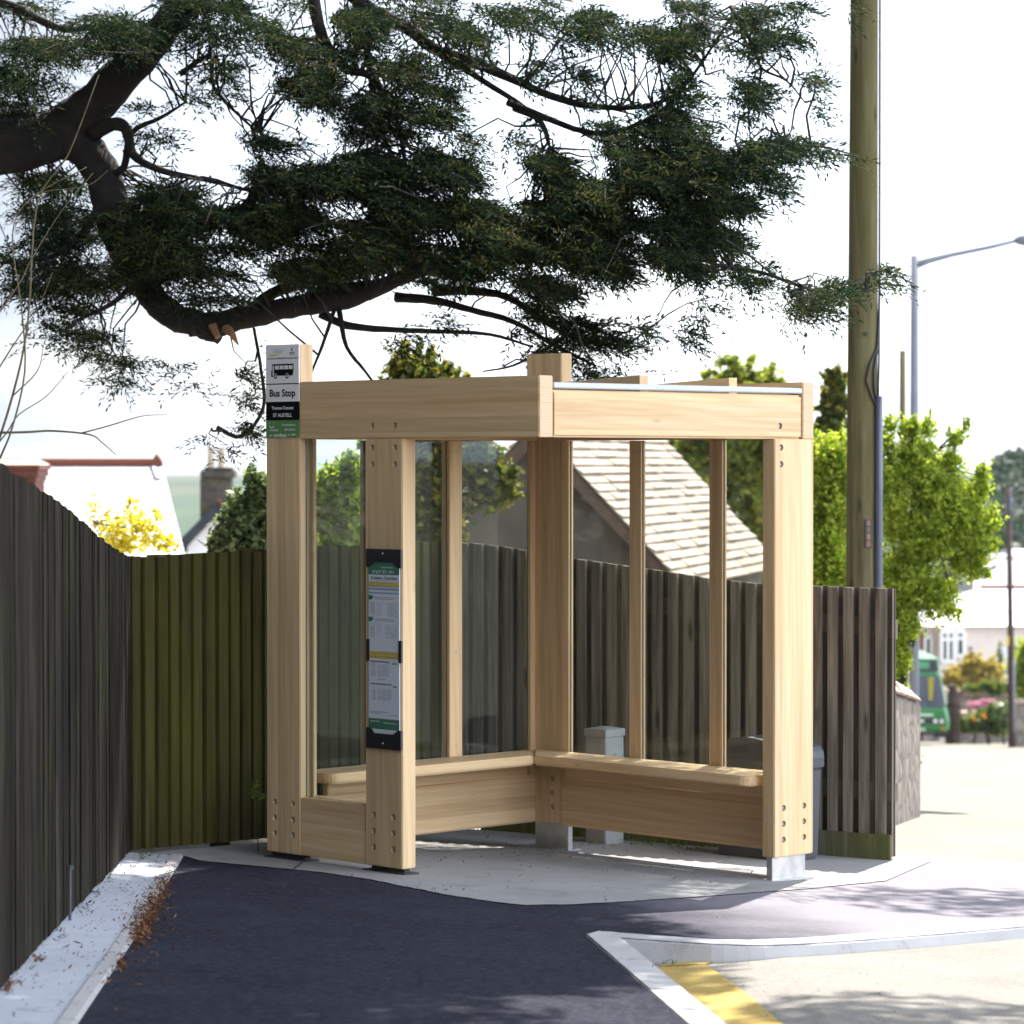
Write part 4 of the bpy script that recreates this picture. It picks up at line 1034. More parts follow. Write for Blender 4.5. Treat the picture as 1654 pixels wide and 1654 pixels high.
sm = [
 ([(470, 497, 16.9), (540, 470, 16.9), (600, 462, 16.8), (680, 440, 16.7), (770, 425, 16.6), (850, 420, 16.5)], .055, .012),
 ([(400, 512, 17), (440, 475, 17), (500, 455, 17.1), (560, 430, 17.1), (640, 400, 17.2)], .045, .012),
 ([(520, 508, 16.9), (560, 525, 16.8), (620, 532, 16.7), (700, 535, 16.6), (790, 540, 16.5), (860, 560, 16.4)], .028, .006),
 ([(640, 480, 16.9), (700, 485, 16.8), (760, 500, 16.7), (830, 520, 16.5), (900, 560, 16.4), (960, 590, 16.3)], .03, .007),
 ([(700, 470, 16.8), (760, 470, 16.7), (820, 480, 16.6), (880, 520, 16.5), (930, 545, 16.4), (1010, 560, 16.3)], .03, .007),
 ([(520, -60, 17.5), (590, 10, 17.4), (660, 45, 17.3), (700, 78, 17.2), (760, 98, 17.1), (830, 128, 17), (890, 155, 16.9), (960, 172, 16.8), (1040, 172, 16.7), (1090, 155, 16.6)], .050, .010),
 ([(500, -40, 17.4), (520, 60, 17.3), (560, 110, 17.2), (600, 125, 17.2), (640, 190, 17.1), (660, 300, 17)], .04, .010),
 ([(580, -30, 17.4), (590, 60, 17.4), (600, 130, 17.3), (615, 210, 17.2), (640, 260, 17.1)], .032, .008),
 ([(700, 78, 17.2), (780, 130, 17.1), (850, 175, 17), (880, 205, 16.9), (890, 250, 16.9)], .022, .006),
 ([(150, 215, 17.5), (185, 200, 17.4), (205, 210, 17.3), (215, 250, 17.3), (260, 275, 17.2), (330, 290, 17.1), (410, 310, 17)], .05, .008),
 ([(165, 285, 17.5), (200, 270, 17.4), (212, 215, 17.4), (260, 190, 17.3), (300, 165, 17.2)], .03, .006),
 ([(420, 300, 17.1), (400, 330, 17.1), (370, 345, 17.1), (300, 350, 17.2), (220, 345, 17.3)], .04, .02),
 ([(290, 120, 17.4), (340, 90, 17.4), (345, 140, 17.3), (390, 190, 17.2), (420, 215, 17.1)], .018, .006),
 ([(-80, -20, 17.8), (20, 10, 17.7), (60, 30, 17.6), (105, 48, 17.6), (150, 45, 17.5), (190, 62, 17.4)], .035, .012),
 ([(820, 165, 17), (960, 215, 16.8), (1060, 185, 16.7), (1120, 120, 16.6), (1180, 30, 16.5)], .02, .006),
 ([(830, 175, 17), (870, 195, 16.9), (885, 230, 16.9), (895, 255, 16.9)], .016, .005),
 ([(1060, 300, 16.2), (1130, 350, 16.2), (1140, 420, 16.1), (1230, 440, 16.0), (1320, 470, 15.9), (1400, 470, 15.9)], .02, .005),
 ([(1060, 300, 16.2), (1130, 265, 16.2), (1220, 245, 16.1), (1310, 235, 16), (1380, 250, 16)], .018, .004),
 ([(1180, 10, 16.5), (1215, 70, 16.4), (1230, 110, 16.4), (1270, 130, 16.3), (1300, 165, 16.3)], .013, .004),
 ([(210, 330, 17.3), (225, 420, 17.2), (195, 480, 17.1), (120, 520, 17)], .035, .008),
 ([(180, 300, 17.4), (130, 380, 17.4), (80, 415, 17.3), (0, 425, 17.3)], .03, .01),
 ([(350, 690, 16.9), (390, 705, 16.9), (425, 660, 16.9), (422, 600, 16.9), (410, 530, 17)], .013, .008),
 ([(548, 500, 16.8), (560, 560, 16.7), (590, 600, 16.6), (620, 640, 16.6)], .016, .005),
 ([(540, 500, 16.8), (520, 560, 16.7), (500, 610, 16.7), (495, 640, 16.7)], .012, .004),
 ([(890, 560, 16.4), (830, 590, 16.4), (780, 600, 16.3)], .010, .004)]
for pts, a, b in sm: limb('branch', pts, a, b, 7, 4)
# foliage masses: (px, py, rx, ry, weight, Y)
CL = [(50, 60, 110, 70, .7, 17.9), (60, 160, 90, 60, .5, 17.9), (215, 60, 110, 60, 1.2, 17.2), (330, 20, 90, 60, 1.3, 17.1), (340, 120, 60, 50, .6, 17.2), (20, 140, 50, 60, .8, 17.8),
      (110, 320, 110, 90, 1.0, 17.9), (60, 430, 90, 60, .9, 17.8), (130, 470, 90, 60, 1.0, 17.6), (150, 560, 70, 40, .8, 17.5), (205, 600, 60, 30, .5, 17.4), (80, 540, 60, 40, .3, 17.6), (240, 200, 60, 40, .3, 17.3),
      (300, 330, 110, 70, 2.2, 17.3), (290, 420, 100, 60, 1.8, 17.2), (200, 400, 80, 80, 1.2, 17.4), (390, 370, 90, 50, 2.2, 17.1), (330, 460, 80, 40, .8, 17.2), (440, 300, 60, 40, 1.4, 17.2),
      (480, 90, 80, 70, 1.3, 17.3), (560, 60, 90, 60, 1.3, 17.3), (500, 150, 70, 50, 1.3, 17.2), (590, 190, 80, 50, 1.9, 17.2), (640, 120, 70, 60, 1.0, 17.1), (700, 160, 90, 50, 1.0, 17.0), (720, 60, 90, 60, .8, 17.1), (640, 10, 120, 30, .8, 17.2), (430, 30, 70, 50, .6, 17.3),
      (430, 250, 70, 40, 1.0, 17.2), (500, 320, 110, 60, 2.6, 17.0), (590, 290, 80, 60, 2.2, 17.0), (560, 400, 110, 60, 2.6, 16.9), (640, 350, 100, 60, 2.5, 16.9), (480, 410, 80, 50, 2.0, 17.0), (660, 260, 60, 50, .9, 17.0), (720, 310, 90, 70, 1.5, 16.8), (740, 250, 60, 40, .5, 16.9), (690, 420, 90, 40, 1.3, 16.8),
      (800, 340, 100, 70, 2.4, 16.6), (780, 420, 90, 50, 1.4, 16.6), (880, 370, 90, 60, 2.4, 16.5), (900, 300, 80, 60, 2.0, 16.5), (860, 440, 90, 40, 1.1, 16.5), (960, 420, 90, 40, 1.5, 16.4), (970, 340, 80, 70, 2.6, 16.4), (1010, 250, 90, 40, 1.7, 16.4), (980, 210, 60, 30, .9, 16.5), (1060, 300, 80, 60, 2.5, 16.3), (1070, 380, 80, 60, 2.2, 16.2), (1090, 230, 80, 40, 1.6, 16.3), (1140, 280, 70, 60, 2.0, 16.2), (1140, 350, 80, 50, 1.6, 16.2), (1200, 260, 70, 40, 1.5, 16.1), (1250, 240, 60, 25, 1.2, 16.1), (1310, 235, 50, 18, .8, 16.0), (1360, 252, 40, 10, .3, 16.0), (1180, 390, 50, 25, .5, 16.1), (1110, 430, 60, 30, .8, 16.1), (1240, 300, 40, 30, .6, 16.1),
      (1200, 440, 60, 25, .8, 16.0), (1290, 480, 70, 28, 1.2, 15.9), (1350, 465, 60, 20, .9, 15.9), (1410, 445, 35, 20, .7, 15.8), (1440, 460, 40, 10, .3, 15.8), (1300, 510, 40, 20, .5, 15.9), (1120, 500, 50, 30, .35, 16.2), (1095, 540, 40, 20, .35, 16.2),
      (860, 500, 60, 30, .7, 16.5), (920, 535, 80, 30, 1.2, 16.4), (1000, 540, 60, 20, .8, 16.3), (940, 590, 70, 20, .6, 16.3), (870, 555, 60, 30, .7, 16.4), (1030, 600, 60, 10, .3, 16.3), (720, 520, 80, 20, .25, 16.6), (640, 545, 70, 25, .22, 16.6),
      (790, 20, 80, 40, .5, 17.0), (860, 20, 60, 40, .6, 17.0), (950, 40, 70, 50, .8, 16.9), (930, 80, 40, 60, .5, 16.9), (1020, 60, 60, 50, .5, 16.8), (1080, 70, 60, 60, 1.2, 16.7), (1090, 150, 50, 50, .9, 16.6), (1110, 20, 80, 30, 1.0, 16.7), (1210, 40, 70, 50, 1.0, 16.5), (1220, 120, 60, 50, .7, 16.4), (1190, 170, 40, 30, .4, 16.4), (1280, 30, 50, 40, .6, 16.4), (1295, 130, 30, 50, .35, 16.3), (1320, 160, 20, 40, .2, 16.3), (860, 120, 50, 30, .4, 16.9), (890, 60, 30, 60, .4, 16.9), (1370, 12, 14, 24, .2, 16.4), (840, 210, 50, 30, .4, 16.8), (1050, 170, 60, 20, .6, 16.6), (930, 160, 50, 15, .3, 16.7),
      (390, 620, 30, 40, .4, 16.9), (400, 690, 40, 20, .5, 16.9), (370, 740, 20, 20, .3, 16.9), (430, 560, 30, 30, .12, 16.9), (330, 705, 25, 14, .3, 16.9), (300, 610, 60, 30, .15, 17)]
def sprays(CL, total, leafL, leafW, seed, spread=.9, nl=9):
    """feathery sprays: short chains of scale-leaf slivers fanned round a drooping twig"""
    rg = np.random.default_rng(seed)
    w = np.array([c[2] * c[3] * c[4] for c in CL], float); w /= w.sum()
    idx = rg.choice(len(CL), total, p=w); P = []; D = []
    C = np.array(CL)[idx]
    # lumpy disc positions
    r = np.sqrt(rg.random(total)) * 1.0; an = rg.random(total) * 2 * np.pi
    px = C[:, 0] + C[:, 2] * r * np.cos(an); py = C[:, 1] + C[:, 3] * r * np.sin(an)
    # pull towards cluster centres so that gaps stay between clumps
    nc = 6
    sub = rg.random((len(CL), nc, 2)) * 2 - 1
    sc = sub[idx, rg.integers(0, nc, total)]
    cxp = C[:, 0] + C[:, 2] * sc[:, 0] * .8; cyp_ = C[:, 1] + C[:, 3] * sc[:, 1] * .85
    kx, ky = .55, .86; px = px * (1 - kx) + cxp * kx; py = py * (1 - ky) + cyp_ * ky + .06 * (px - cxp)
    Y = C[:, 5] + rg.normal(size=total) * .45
    Y = np.maximum(Y, np.where((px > 780) & (px < 1000) & (py > 480), 16.25, 15.2))
    P0 = np.array([U(a, b, c) for a, b, c in zip(px, py, Y)])
    # twig direction: outwards to the right, drooping
    d = np.stack([.75 + .5 * rg.normal(size=total), .6 * rg.normal(size=total) - .25, -.25 + .35 * rg.normal(size=total)], 1)
    left = P0[:, 0] < -1.6
    d[left, 0] *= np.where(rg.random(left.sum()) < .5, -1, 1)
    d /= np.linalg.norm(d, axis=1, keepdims=True)
    n0 = np.array([0, 0, 1.0]) + .45 * rg.normal(size=(total, 3)); side = np.cross(d, n0); side /= np.linalg.norm(side, axis=1, keepdims=True)
    n0 = np.cross(side, d)
    tint0 = rg.random(total)
    Ps, Ds, Ns, Ts = [], [], [], []
    for j in range(nl):
        s = (j / nl) * .15
        sg_ = 1 if j % 2 else -1
        fan = .9 * (1 - j / nl * .6) if j < nl - 1 else 0
        dd = d * math.cos(fan) + side * sg_ * math.sin(fan) + .18 * rg.normal(size=(total, 3))
        pp = P0 + d * s - np.array([0, 0, 1.0]) * (s * s * 1.6) + dd * leafL
        Ps.append(pp); Ds.append(dd); Ns.append(n0 + .35 * rg.normal(size=(total, 3))); Ts.append(np.clip(tint0 * .75 + .25 * rg.random(total), 0, 1))
    return np.concatenate(Ps), np.concatenate(Ns), np.concatenate(Ds), np.concatenate(Ts), P0, d
P, N, D, T, P0, d0 = sprays(CL, 32000, .020, .0065, 5)
L = .013 + .015 * RNG.random(len(P))
# the twig of every spray
tw = P0 + d0 * .07 - np.array([0, 0, .012]); P = np.concatenate([P, tw]); N = np.concatenate([N, RNG.normal(size=tw.shape)]); D = np.concatenate([D, d0]); T = np.concatenate([T, np.zeros(len(tw))])
L = np.concatenate([L, np.full(len(tw), .085)])
leaf_mesh('crown', P, N, L, np.where(L > .08, .0016, .0034 + .0034 * RNG.random(len(P))), M['cypress'], cyp, T, dirs=D)
# fine twigs running back from the sprays towards the limbs
mb = MB(); allp = np.concatenate([np.array(l) for l in LIMBS])
sel = RNG.choice(len(P0), 1300, replace=False)
for i in sel:
    p = P0[i]; j = np.argmin(((allp - p) ** 2).sum(1) + RNG.random(len(allp)) * .12); q = allp[j]
    dd = np.linalg.norm(p - q)
    if dd > 1.3: q = p + (q - p) / dd * (0.5 + .6 * random.random())
    m = (p + q) / 2 + RNG.normal(size=3) * .06 * dd + np.array([0, 0, .06 * dd])
    mb.tube([q, (q + m) / 2 + RNG.normal(size=3) * .02, m, (m + p) / 2 + RNG.normal(size=3) * .02, p + d0[i] * .1], [.0075, .006, .005, .004, .002], 4, caps=False)
mesh_obj('twigs', mb, M['bark'], cyp)
# the part of the crown above the picture: it shades the pavement
def hidden_crown(boxes, n, seed):
    rg = np.random.default_rng(seed); P = []; N = []; D = []
    w = np.array([b[3] * b[4] * b[5] * b[6] for b in boxes]); w /= w.sum(); idx = rg.choice(len(boxes), n, p=w)
    B = np.array(boxes)[idx]; v = rg.normal(size=(n, 3)); v /= np.linalg.norm(v, axis=1, keepdims=True); r = rg.random(n) ** .45
    P = B[:, :3] + v * r[:, None] * B[:, 3:6]
    return P, np.array([0, 0, 1.]) + .6 * rg.normal(size=(n, 3)), rg.normal(size=(n, 3)) + np.array([.8, 0, -.3])
HB = [(-3.2, 15.2, 6.6, 2.2, 2.6, .7, 1.2), (-1.2, 15.6, 6.9, 1.8, 2.2, .6, 1.2), (.5, 15.8, 7.0, 1.5, 1.9, .55, 1.2), (1.5, 16.0, 7.1, .9, 1.5, .5, 1.0), (-1.6, 12.6, 6.6, 2.0, 1.5, .5, 1.0), (-2.6, 11.0, 6.6, 1.6, 1.3, .5, .9), (.4, 13.4, 6.7, 1.3, 1.2, .45, 1.0), (-3.0, 17.5, 8.6, 2.5, 2.0, .9, .8), (-.6, 17.8, 8.8, 2.2, 1.6, .7, .8), (-5.2, 14, 6.5, 2, 3, .9, .8), (-1.8, 9.8, 7.0, 1.8, 1.6, .5, .9), (-3.6, 12.2, 5.6, 1.2, 2.2, .9, .8), (2.95, 15.2, 7.5, .55, .5, .2, .8), (3.7, 15.1, 7.6, .4, .3, .15, .4), (3.6, 18.6, 7.4, .6, .7, .2, .5), (4.3, 19.0, 7.5, .5, .7, .2, .4), (2.6, 14.6, 7.4, .5, .7, .25, .5), (2.9, 12.9, 7.5, .6, .4, .2, .4), (3.4, 13.8, 8.0, .35, .5, .2, .35)]
P, N, D = hidden_crown(HB, 120000, 9)
P2, N2, D2 = hidden_crown([(-5.2, 14.6, 3.2, 2.0, 2.6, 2.6, 1.0), (-5.4, 9.0, 3.8, 2.4, 3.4, 2.8, 1.0), (-5.0, 2.5, 4.0, 2.4, 3.4, 2.8, 1.0), (-5.0, -4, 4.2, 2.6, 3.6, 2.8, 1.0)], 60000, 10)  # unseen foliage added beyond the left fence to darken left-facing sides and glass
P = np.concatenate([P, P2]); N = np.concatenate([N, N2]); D = np.concatenate([D, D2])
leaf_mesh('crown', P, N, .085 + .05 * RNG.random(len(P)), .03, M['cypress'], cyp, dirs=D)
for pts in ([(tx0, ty0, 5.2), (-3.5, 16.4, 6.2), (-2.2, 14.6, 6.5), (-1.6, 12.4, 6.6), (-1.8, 11, 6.6)], [(tx0, ty0, 6.0), (-2.6, 16.8, 6.8), (-.6, 16, 6.9), (1.0, 15.9, 7.1), (2.2, 15.6, 7.3)], [(-1.0, 16.1, 6.9), (0, 14.8, 6.8), (.8, 13.4, 6.7)], [(tx0, ty0, 7.6), (-3, 17.6, 8.4), (-.5, 17.8, 8.8), (1, 17.7, 8.9)]):
    mb = MB(); q = smooth_path(pts, 6); mb.tube(q, list(np.linspace(.11, .02, len(q))), 8, jit=.2); mesh_obj('limb', mb, M['bark'], cyp, smooth=True)

# --- broad-leaved trees and shrubs beyond the fence
def leafy(name, label, cat, Y, clumps, n, size, mat, stems=None, depth=1.0, group=None, trunk_mat='bark', up=.5, seed=1, spread=.72, aspect=.55, twigs=0, shoots=.5, lump=26, shell=.5):
    """clumps: (px, py, rx, ry[, weight]) seen at distance Y; every clump is an ellipsoid of leaves gathered in lumps"""
    rg = np.random.default_rng(seed); m = Y / FPX
    cs = [U(c[0], c[1], Y) for c in clumps]; cmean = min(cs, key=lambda q: q[2]); bx_, by_ = cmean[0], Y
    zg = ground(bx_, by_)
    t = thing(name, label, cat, (bx_, by_, zg), group)
    w = np.array([c[2] * c[3] * (c[4] if len(c) > 4 else 1) for c in clumps], float); w /= w.sum()
    idx = rg.choice(len(clumps), n, p=w)
    rad = np.array([[c[2] * m, (c[2] + c[3]) / 2 * m * depth, c[3] * m] for c in clumps])
    lumps = rg.normal(size=(len(clumps), lump, 3)); lumps /= np.linalg.norm(lumps, axis=2, keepdims=True); lumps *= (.35 + .6 * rg.random((len(clumps), lump, 1)))
    lc = lumps[idx, rg.integers(0, lump, n)]
    v = rg.normal(size=(n, 3)); v /= np.linalg.norm(v, axis=1, keepdims=True)
    v *= (rg.random(n) ** .45 * (1 + .22 * rg.normal(size=n)))[:, None]
    loc = lc * (1 - spread * .55) + v * spread
    if shoots:                                        # leafy shoots standing out of the outline
        ns = int(n * shoots); per = 14; g_ = ns // per; gi = rg.integers(0, n, g_); st0 = loc[gi]
        dr = st0 * .8 + np.array([0, 0, .75]) + .5 * rg.normal(size=(g_, 3)); dr /= np.linalg.norm(dr, axis=1, keepdims=True)
        ln = .25 + .45 * rg.random(g_)
        tt_k = np.tile(np.linspace(0, 1, per), g_); gg = np.repeat(np.arange(g_), per)
        loc[:g_ * per] = st0[gg] * .9 + dr[gg] * (ln[gg] * tt_k)[:, None] + .05 * rg.normal(size=(g_ * per, 3)); idx[:g_ * per] = idx[gi][gg]
    P = np.array(cs)[idx] + loc * rad[idx]
    N = loc * .6 + np.array([0, 0, up]) + .8 * rg.normal(size=(n, 3))
    s = size * (.7 + .6 * rg.random(n))
    leaf_mesh('crown', P, N, s, s * aspect, mat, t, rg.random(n))
    k = 0
    for c, q in zip(clumps, cs):
        k += 1
        mb = MB(); base = np.array([bx_ + .25 * (q[0] - bx_), by_, zg - .1]); mid = (base + q) / 2 + np.array([.12 * (q[0] - bx_), 0, .1])
        pp = smooth_path([base, mid, q] if k == 1 else [cs[0] - np.array([0, 0, rad[0][2] * .6]), (cs[0] + q) / 2, q], 4)
        r = (stems or .05) * (1.0 if k == 1 else .45); mb.tube(pp, list(np.linspace(r, r * .2, len(pp))), 6, jit=.2)
        if k == 1 or stems: mesh_obj('trunk' if k == 1 else 'stem', mb, M[trunk_mat], t, smooth=True)
    if twigs:
        mb = MB()
        for i in rg.choice(n, twigs, replace=False):
            q = cs[idx[i]]; p = P[i]; o_ = q + (p - q) * .2
            mb.tube([o_, (o_ + p) / 2 + rg.normal(size=3) * .03, p], [size * .12, size * .09, size * .04], 4, caps=False)
        mesh_obj('twigs', mb, M[trunk_mat], t)
    return t
M['leaf_bright'] = leaf_mat('leaf_bright', [(0.08, 0.13, 0.014, 1), (0.25, 0.32, 0.04, 1), (0.44, 0.48, 0.10, 1)], .66, 2.0)
M['leaf_mid'] = leaf_mat('leaf_mid', [(0.03, 0.06, 0.012, 1), (0.10, 0.15, 0.025, 1), (0.23, 0.24, 0.04, 1)], .55, 1.6)
M['leaf_olive'] = leaf_mat('leaf_olive', [(0.02, 0.035, 0.012, 1), (0.075, 0.095, 0.022, 1), (0.27, 0.23, 0.03, 1)], .5, 1.6)
M['leaf_laurel'] = leaf_mat('leaf_laurel', [(0.05, 0.09, 0.03, 1), (0.14, 0.19, 0.075, 1), (0.30, 0.34, 0.16, 1)], .4, 2.0, .35)
M['leaf_sun'] = leaf_mat('leaf_sun', [(0.06, 0.10, 0.015, 1), (0.18, 0.22, 0.04, 1), (0.36, 0.34, 0.07, 1)], .6, 1.6)
M['leaf_dark'] = leaf_mat('leaf_dark', [(0.008, 0.020, 0.010, 1), (0.018, 0.038, 0.016, 1), (0.04, 0.06, 0.022, 1)], .25, .6)
M['leaf_yellow'] = leaf_mat('leaf_yellow', [(0.36, 0.34, 0.03, 1), (0.62, 0.54, 0.06, 1), (0.75, 0.68, 0.14, 1)], .55, 3.0)
M['leaf_gold'] = leaf_mat('leaf_gold', [(0.10, 0.11, 0.02, 1), (0.36, 0.29, 0.06, 1), (0.50, 0.36, 0.10, 1)], .4, 1.2)
M['flower_pink'] = leaf_mat('flower_pink', [(0.40, 0.16, 0.24, 1), (0.58, 0.30, 0.38, 1)], .4, 3.0)
M['flower_orange'] = leaf_mat('flower_orange', [(0.45, 0.16, 0.03, 1), (0.55, 0.25, 0.05, 1)], .4, 3.0)
leafy('maple_tree', 'bright yellow green leafy tree right of the utility pole', 'tree', 26.0,
      [(1480, 750, 45, 45), (1430, 800, 42, 80), (1520, 800, 55, 52), (1565, 850, 44, 46), (1500, 870, 66, 56), (1565, 912, 36, 32), (1460, 940, 50, 52), (1505, 965, 44, 36), (1455, 1010, 34, 40, 1.3), (1448, 1065, 24, 28, 1.2), (1470, 695, 22, 24, .7), (1440, 685, 14, 22, .5), (1500, 690, 14, 24, .5), (1545, 712, 18, 24, .5), (1562, 690, 8, 18, .4), (1590, 770, 18, 30, .5), (1605, 840, 14, 26, .5), (1608, 880, 10, 16, .4), (1578, 800, 22, 26, .6), (1420, 715, 26, 34, .8), (1590, 925, 24, 14, .4), (1545, 990, 20, 18, .4), (1535, 745, 24, 24, .6), (1430, 1180, 44, 90, .5)],
      72000, .018, M['leaf_bright'], .04, seed=3, twigs=600, spread=.66, shoots=.6)
leafy('maple_tree', 'bright green bushy tree seen between the shelter post and the utility pole', 'tree', 24.5,
      [(1340, 740, 40, 40), (1350, 800, 45, 60), (1335, 870, 45, 60), (1345, 930, 45, 40), (1345, 1060, 48, 110, .5)], 30000, .021, M['leaf_bright'], .04, seed=4, twigs=150)
leafy('conifer_tree', 'olive conifer top rising above the shelter end beside the utility pole', 'tree', 34.0,
      [(1350, 615, 16, 26, .7), (1345, 655, 28, 30), (1335, 700, 34, 32), (1350, 740, 40, 40), (1345, 860, 42, 100, .6)], 9000, .05, M['leaf_olive'], .06, seed=5)
leafy('sycamore_tree', 'tall fresh green tree behind the garage roof, its top above the beam', 'tree', 44.0,
      [(1185, 592, 26, 24, .5), (1240, 608, 26, 18, .4), (1160, 618, 24, 22, .35), (1215, 625, 40, 24, .5), (1180, 680, 75, 60), (1150, 770, 50, 60), (1215, 770, 60, 70), (1235, 850, 50, 60), (1100, 720, 50, 40, .8), (1260, 700, 50, 60), (1190, 1010, 80, 100, .4)],
      17000, .07, M['leaf_sun'], .05, seed=6, twigs=350, spread=.9, shoots=.7)
leafy('bay_tree', 'dark round topped tree behind the front beam', 'tree', 23.0,
      [(665, 600, 46, 34), (715, 618, 36, 26), (640, 660, 50, 40), (700, 680, 70, 50), (690, 750, 60, 60), (770, 745, 55, 45), (800, 780, 45, 40), (640, 780, 60, 70), (700, 840, 60, 60), (680, 980, 80, 110, .4)],
      28000, .036, M['leaf_olive'], .05, seed=8, twigs=250)
leafy('garden_shrub', 'yellow green shrub seen through the left glass panel', 'shrub', 19.5,
      [(540, 790, 40, 40), (565, 760, 30, 30, .7), (520, 840, 45, 45), (570, 850, 45, 50), (480, 830, 40, 45), (525, 960, 60, 90, .4)], 15000, .028, M['leaf_bright'], .035, seed=9, twigs=120)
leafy('laurel_shrub', 'pale green laurel shrub over the mossy fence beside the sign post', 'shrub', 18.6,
      [(410, 775, 18, 22, .8), (425, 815, 30, 35), (395, 835, 38, 36), (370, 870, 32, 30), (420, 870, 45, 40), (350, 890, 20, 20, .7), (405, 980, 50, 80, .4)], 12000, .025, M['leaf_laurel'], .03, seed=10, twigs=80)
leafy('forsythia_shrub', 'bright yellow blossoming forsythia above the left fence corner', 'shrub', 24.0,
      [(150, 830, 18, 26, .6), (180, 860, 30, 28), (215, 845, 28, 32), (245, 870, 28, 26), (275, 880, 22, 20), (200, 880, 40, 20), (145, 870, 18, 20, .6), (255, 840, 16, 24, .4), (210, 815, 10, 16, .3), (215, 980, 55, 80, .12)], 1700, .023, M['leaf_yellow'], .012, seed=12, trunk_mat='twig', twigs=120)
# bare sapling on the left
bs = U(20, 700, 16.4)
sap = thing('bare_sapling', 'thin leafless sapling with pale twigs at the left edge', 'sapling', (-2.9, 16.4, ground(-2.9, 16.4)))
for j, (pts, r) in enumerate((([(-80, 900, 16.4), (-20, 760, 16.4), (20, 640, 16.4), (45, 520, 16.3), (60, 330, 16.3), (110, 250, 16.2), (160, 120, 16.2)], .011),
                   ([(0, 740, 16.4), (20, 690, 16.3), (40, 600, 16.3), (35, 500, 16.2), (20, 380, 16.2), (50, 320, 16.1), (140, 270, 16.1)], .008),
                   ([(-60, 700, 16.4), (40, 698, 16.3), (85, 696, 16.3), (145, 702, 16.2), (165, 715, 16.2), (188, 735, 16.2)], .010),
                   ([(130, 700, 16.2), (175, 688, 16.2), (230, 672, 16.1), (270, 670, 16.1)], .006),
                   ([(-30, 640, 16.4), (20, 560, 16.3), (60, 500, 16.3), (85, 440, 16.2)], .007), ([(-40, 560, 16.4), (30, 460, 16.3), (50, 420, 16.3), (100, 340, 16.2), (150, 280, 16.2)], .006),
                   ([(20, 640, 16.4), (60, 600, 16.3), (70, 560, 16.3), (80, 520, 16.3)], .005), ([(-40, 760, 16.4), (10, 700, 16.4), (30, 670, 16.3), (75, 640, 16.3), (110, 600, 16.3)], .006),
                   ([(40, 330, 16.3), (70, 310, 16.3), (140, 300, 16.2), (175, 275, 16.2)], .005))):
    mb = MB(); q = smooth_path([U(*p) for p in pts], 4); mb.tube(q, list(np.linspace(r * .75, r * .25, len(q))), 6); mesh_obj('stem' if j < 2 else 'twig', mb, M['twig'], sap, smooth=True)
# ================================================================== BUILDINGS
def tile_mat(name, c0, c1, c2, gauge, axis_vec, rough=.7, spec=.3):
    t = NT(name); v = t.coord()
    n = t.noise(v, 3.0, 5); n2 = t.noise(v, 22, 4)
    c = t.ramp(n, [(.3, c0), (.7, c1)]); c = t.mix(t.ramp(n2, [(.55, (0, 0, 0)), (.75, (.8, .8, .8))]), c, c2)
    return t.base(c, rough, 0, spec)
M['roof_tile'] = tile_mat('roof_tile', (0.24, 0.185, 0.145, 1), (0.33, 0.265, 0.215, 1), (0.30, 0.235, 0.11, 1), .2, None)
M['slate'] = tile_mat('slate', (0.20, 0.20, 0.22, 1), (0.28, 0.28, 0.31, 1), (0.33, 0.32, 0.32, 1), .2, None, .42, .6)
M['slate_pale'] = tile_mat('slate_pale', (0.50, 0.49, 0.50, 1), (0.60, 0.59, 0.60, 1), (0.66, 0.64, 0.62, 1), .2, None, .45, .5)
M['slate_dark'] = tile_mat('slate_dark', (0.035, 0.038, 0.048, 1), (0.055, 0.058, 0.068, 1), (0.07, 0.07, 0.078, 1), .2, None, .95, .05)
M['terracotta'] = plain('terracotta', (0.14, 0.036, 0.016), .75, 0, .25, 5)
M['brick_red'] = plain('brick_red', (0.085, 0.022, 0.011), .85, 0, .3, 9)
M['render_grey'] = concrete_mat('rough_render', (0.07, 0.06, 0.05, 1), (0.13, 0.112, 0.092, 1), (0.045, 0.035, 0.026, 1))
M['render_white'] = plain('render_white', (0.70, 0.69, 0.69), .8, 0, .05, 2)
M['render_pink'] = plain('render_cream', (0.68, 0.60, 0.55), .85, 0, .06, 2)
M['upvc'] = plain('white_frame', (0.80, 0.80, 0.80), .4, 0, .02)
M['pane_dark'] = plain('window_glass', (0.05, 0.055, 0.065), .08, 0, .2, 2, .8)
M['timber_dark'] = plain('barge_board', (0.10, 0.065, 0.05), .8, 0, .25, 6)
M['stone_chim'] = stone_mat('chimney_stone', [(0.05, 0.044, 0.034, 1), (0.10, 0.088, 0.068, 1), (0.085, 0.065, 0.028, 1)], 4.5, (0.04, 0.035, 0.028, 1))
M['pot'] = plain('chimney_pot', (0.42, 0.34, 0.25), .8, 0, .12, 4)
M['rubble'] = stone_mat('rubble', [(0.10, 0.075, 0.06, 1), (0.19, 0.15, 0.12, 1), (0.26, 0.21, 0.16, 1), (0.13, 0.10, 0.085, 1)], 5.5, (0.07, 0.055, 0.045, 1))
M['rubble_far'] = stone_mat('rubble_far', [(0.20, 0.17, 0.14, 1), (0.32, 0.28, 0.23, 1), (0.26, 0.20, 0.16, 1)], 2.2, (0.14, 0.12, 0.10, 1))
M['cope'] = plain('coping_stone', (0.40, 0.30, 0.23), .85, 0, .15, 4)
V = lambda *a: np.array(a, float)

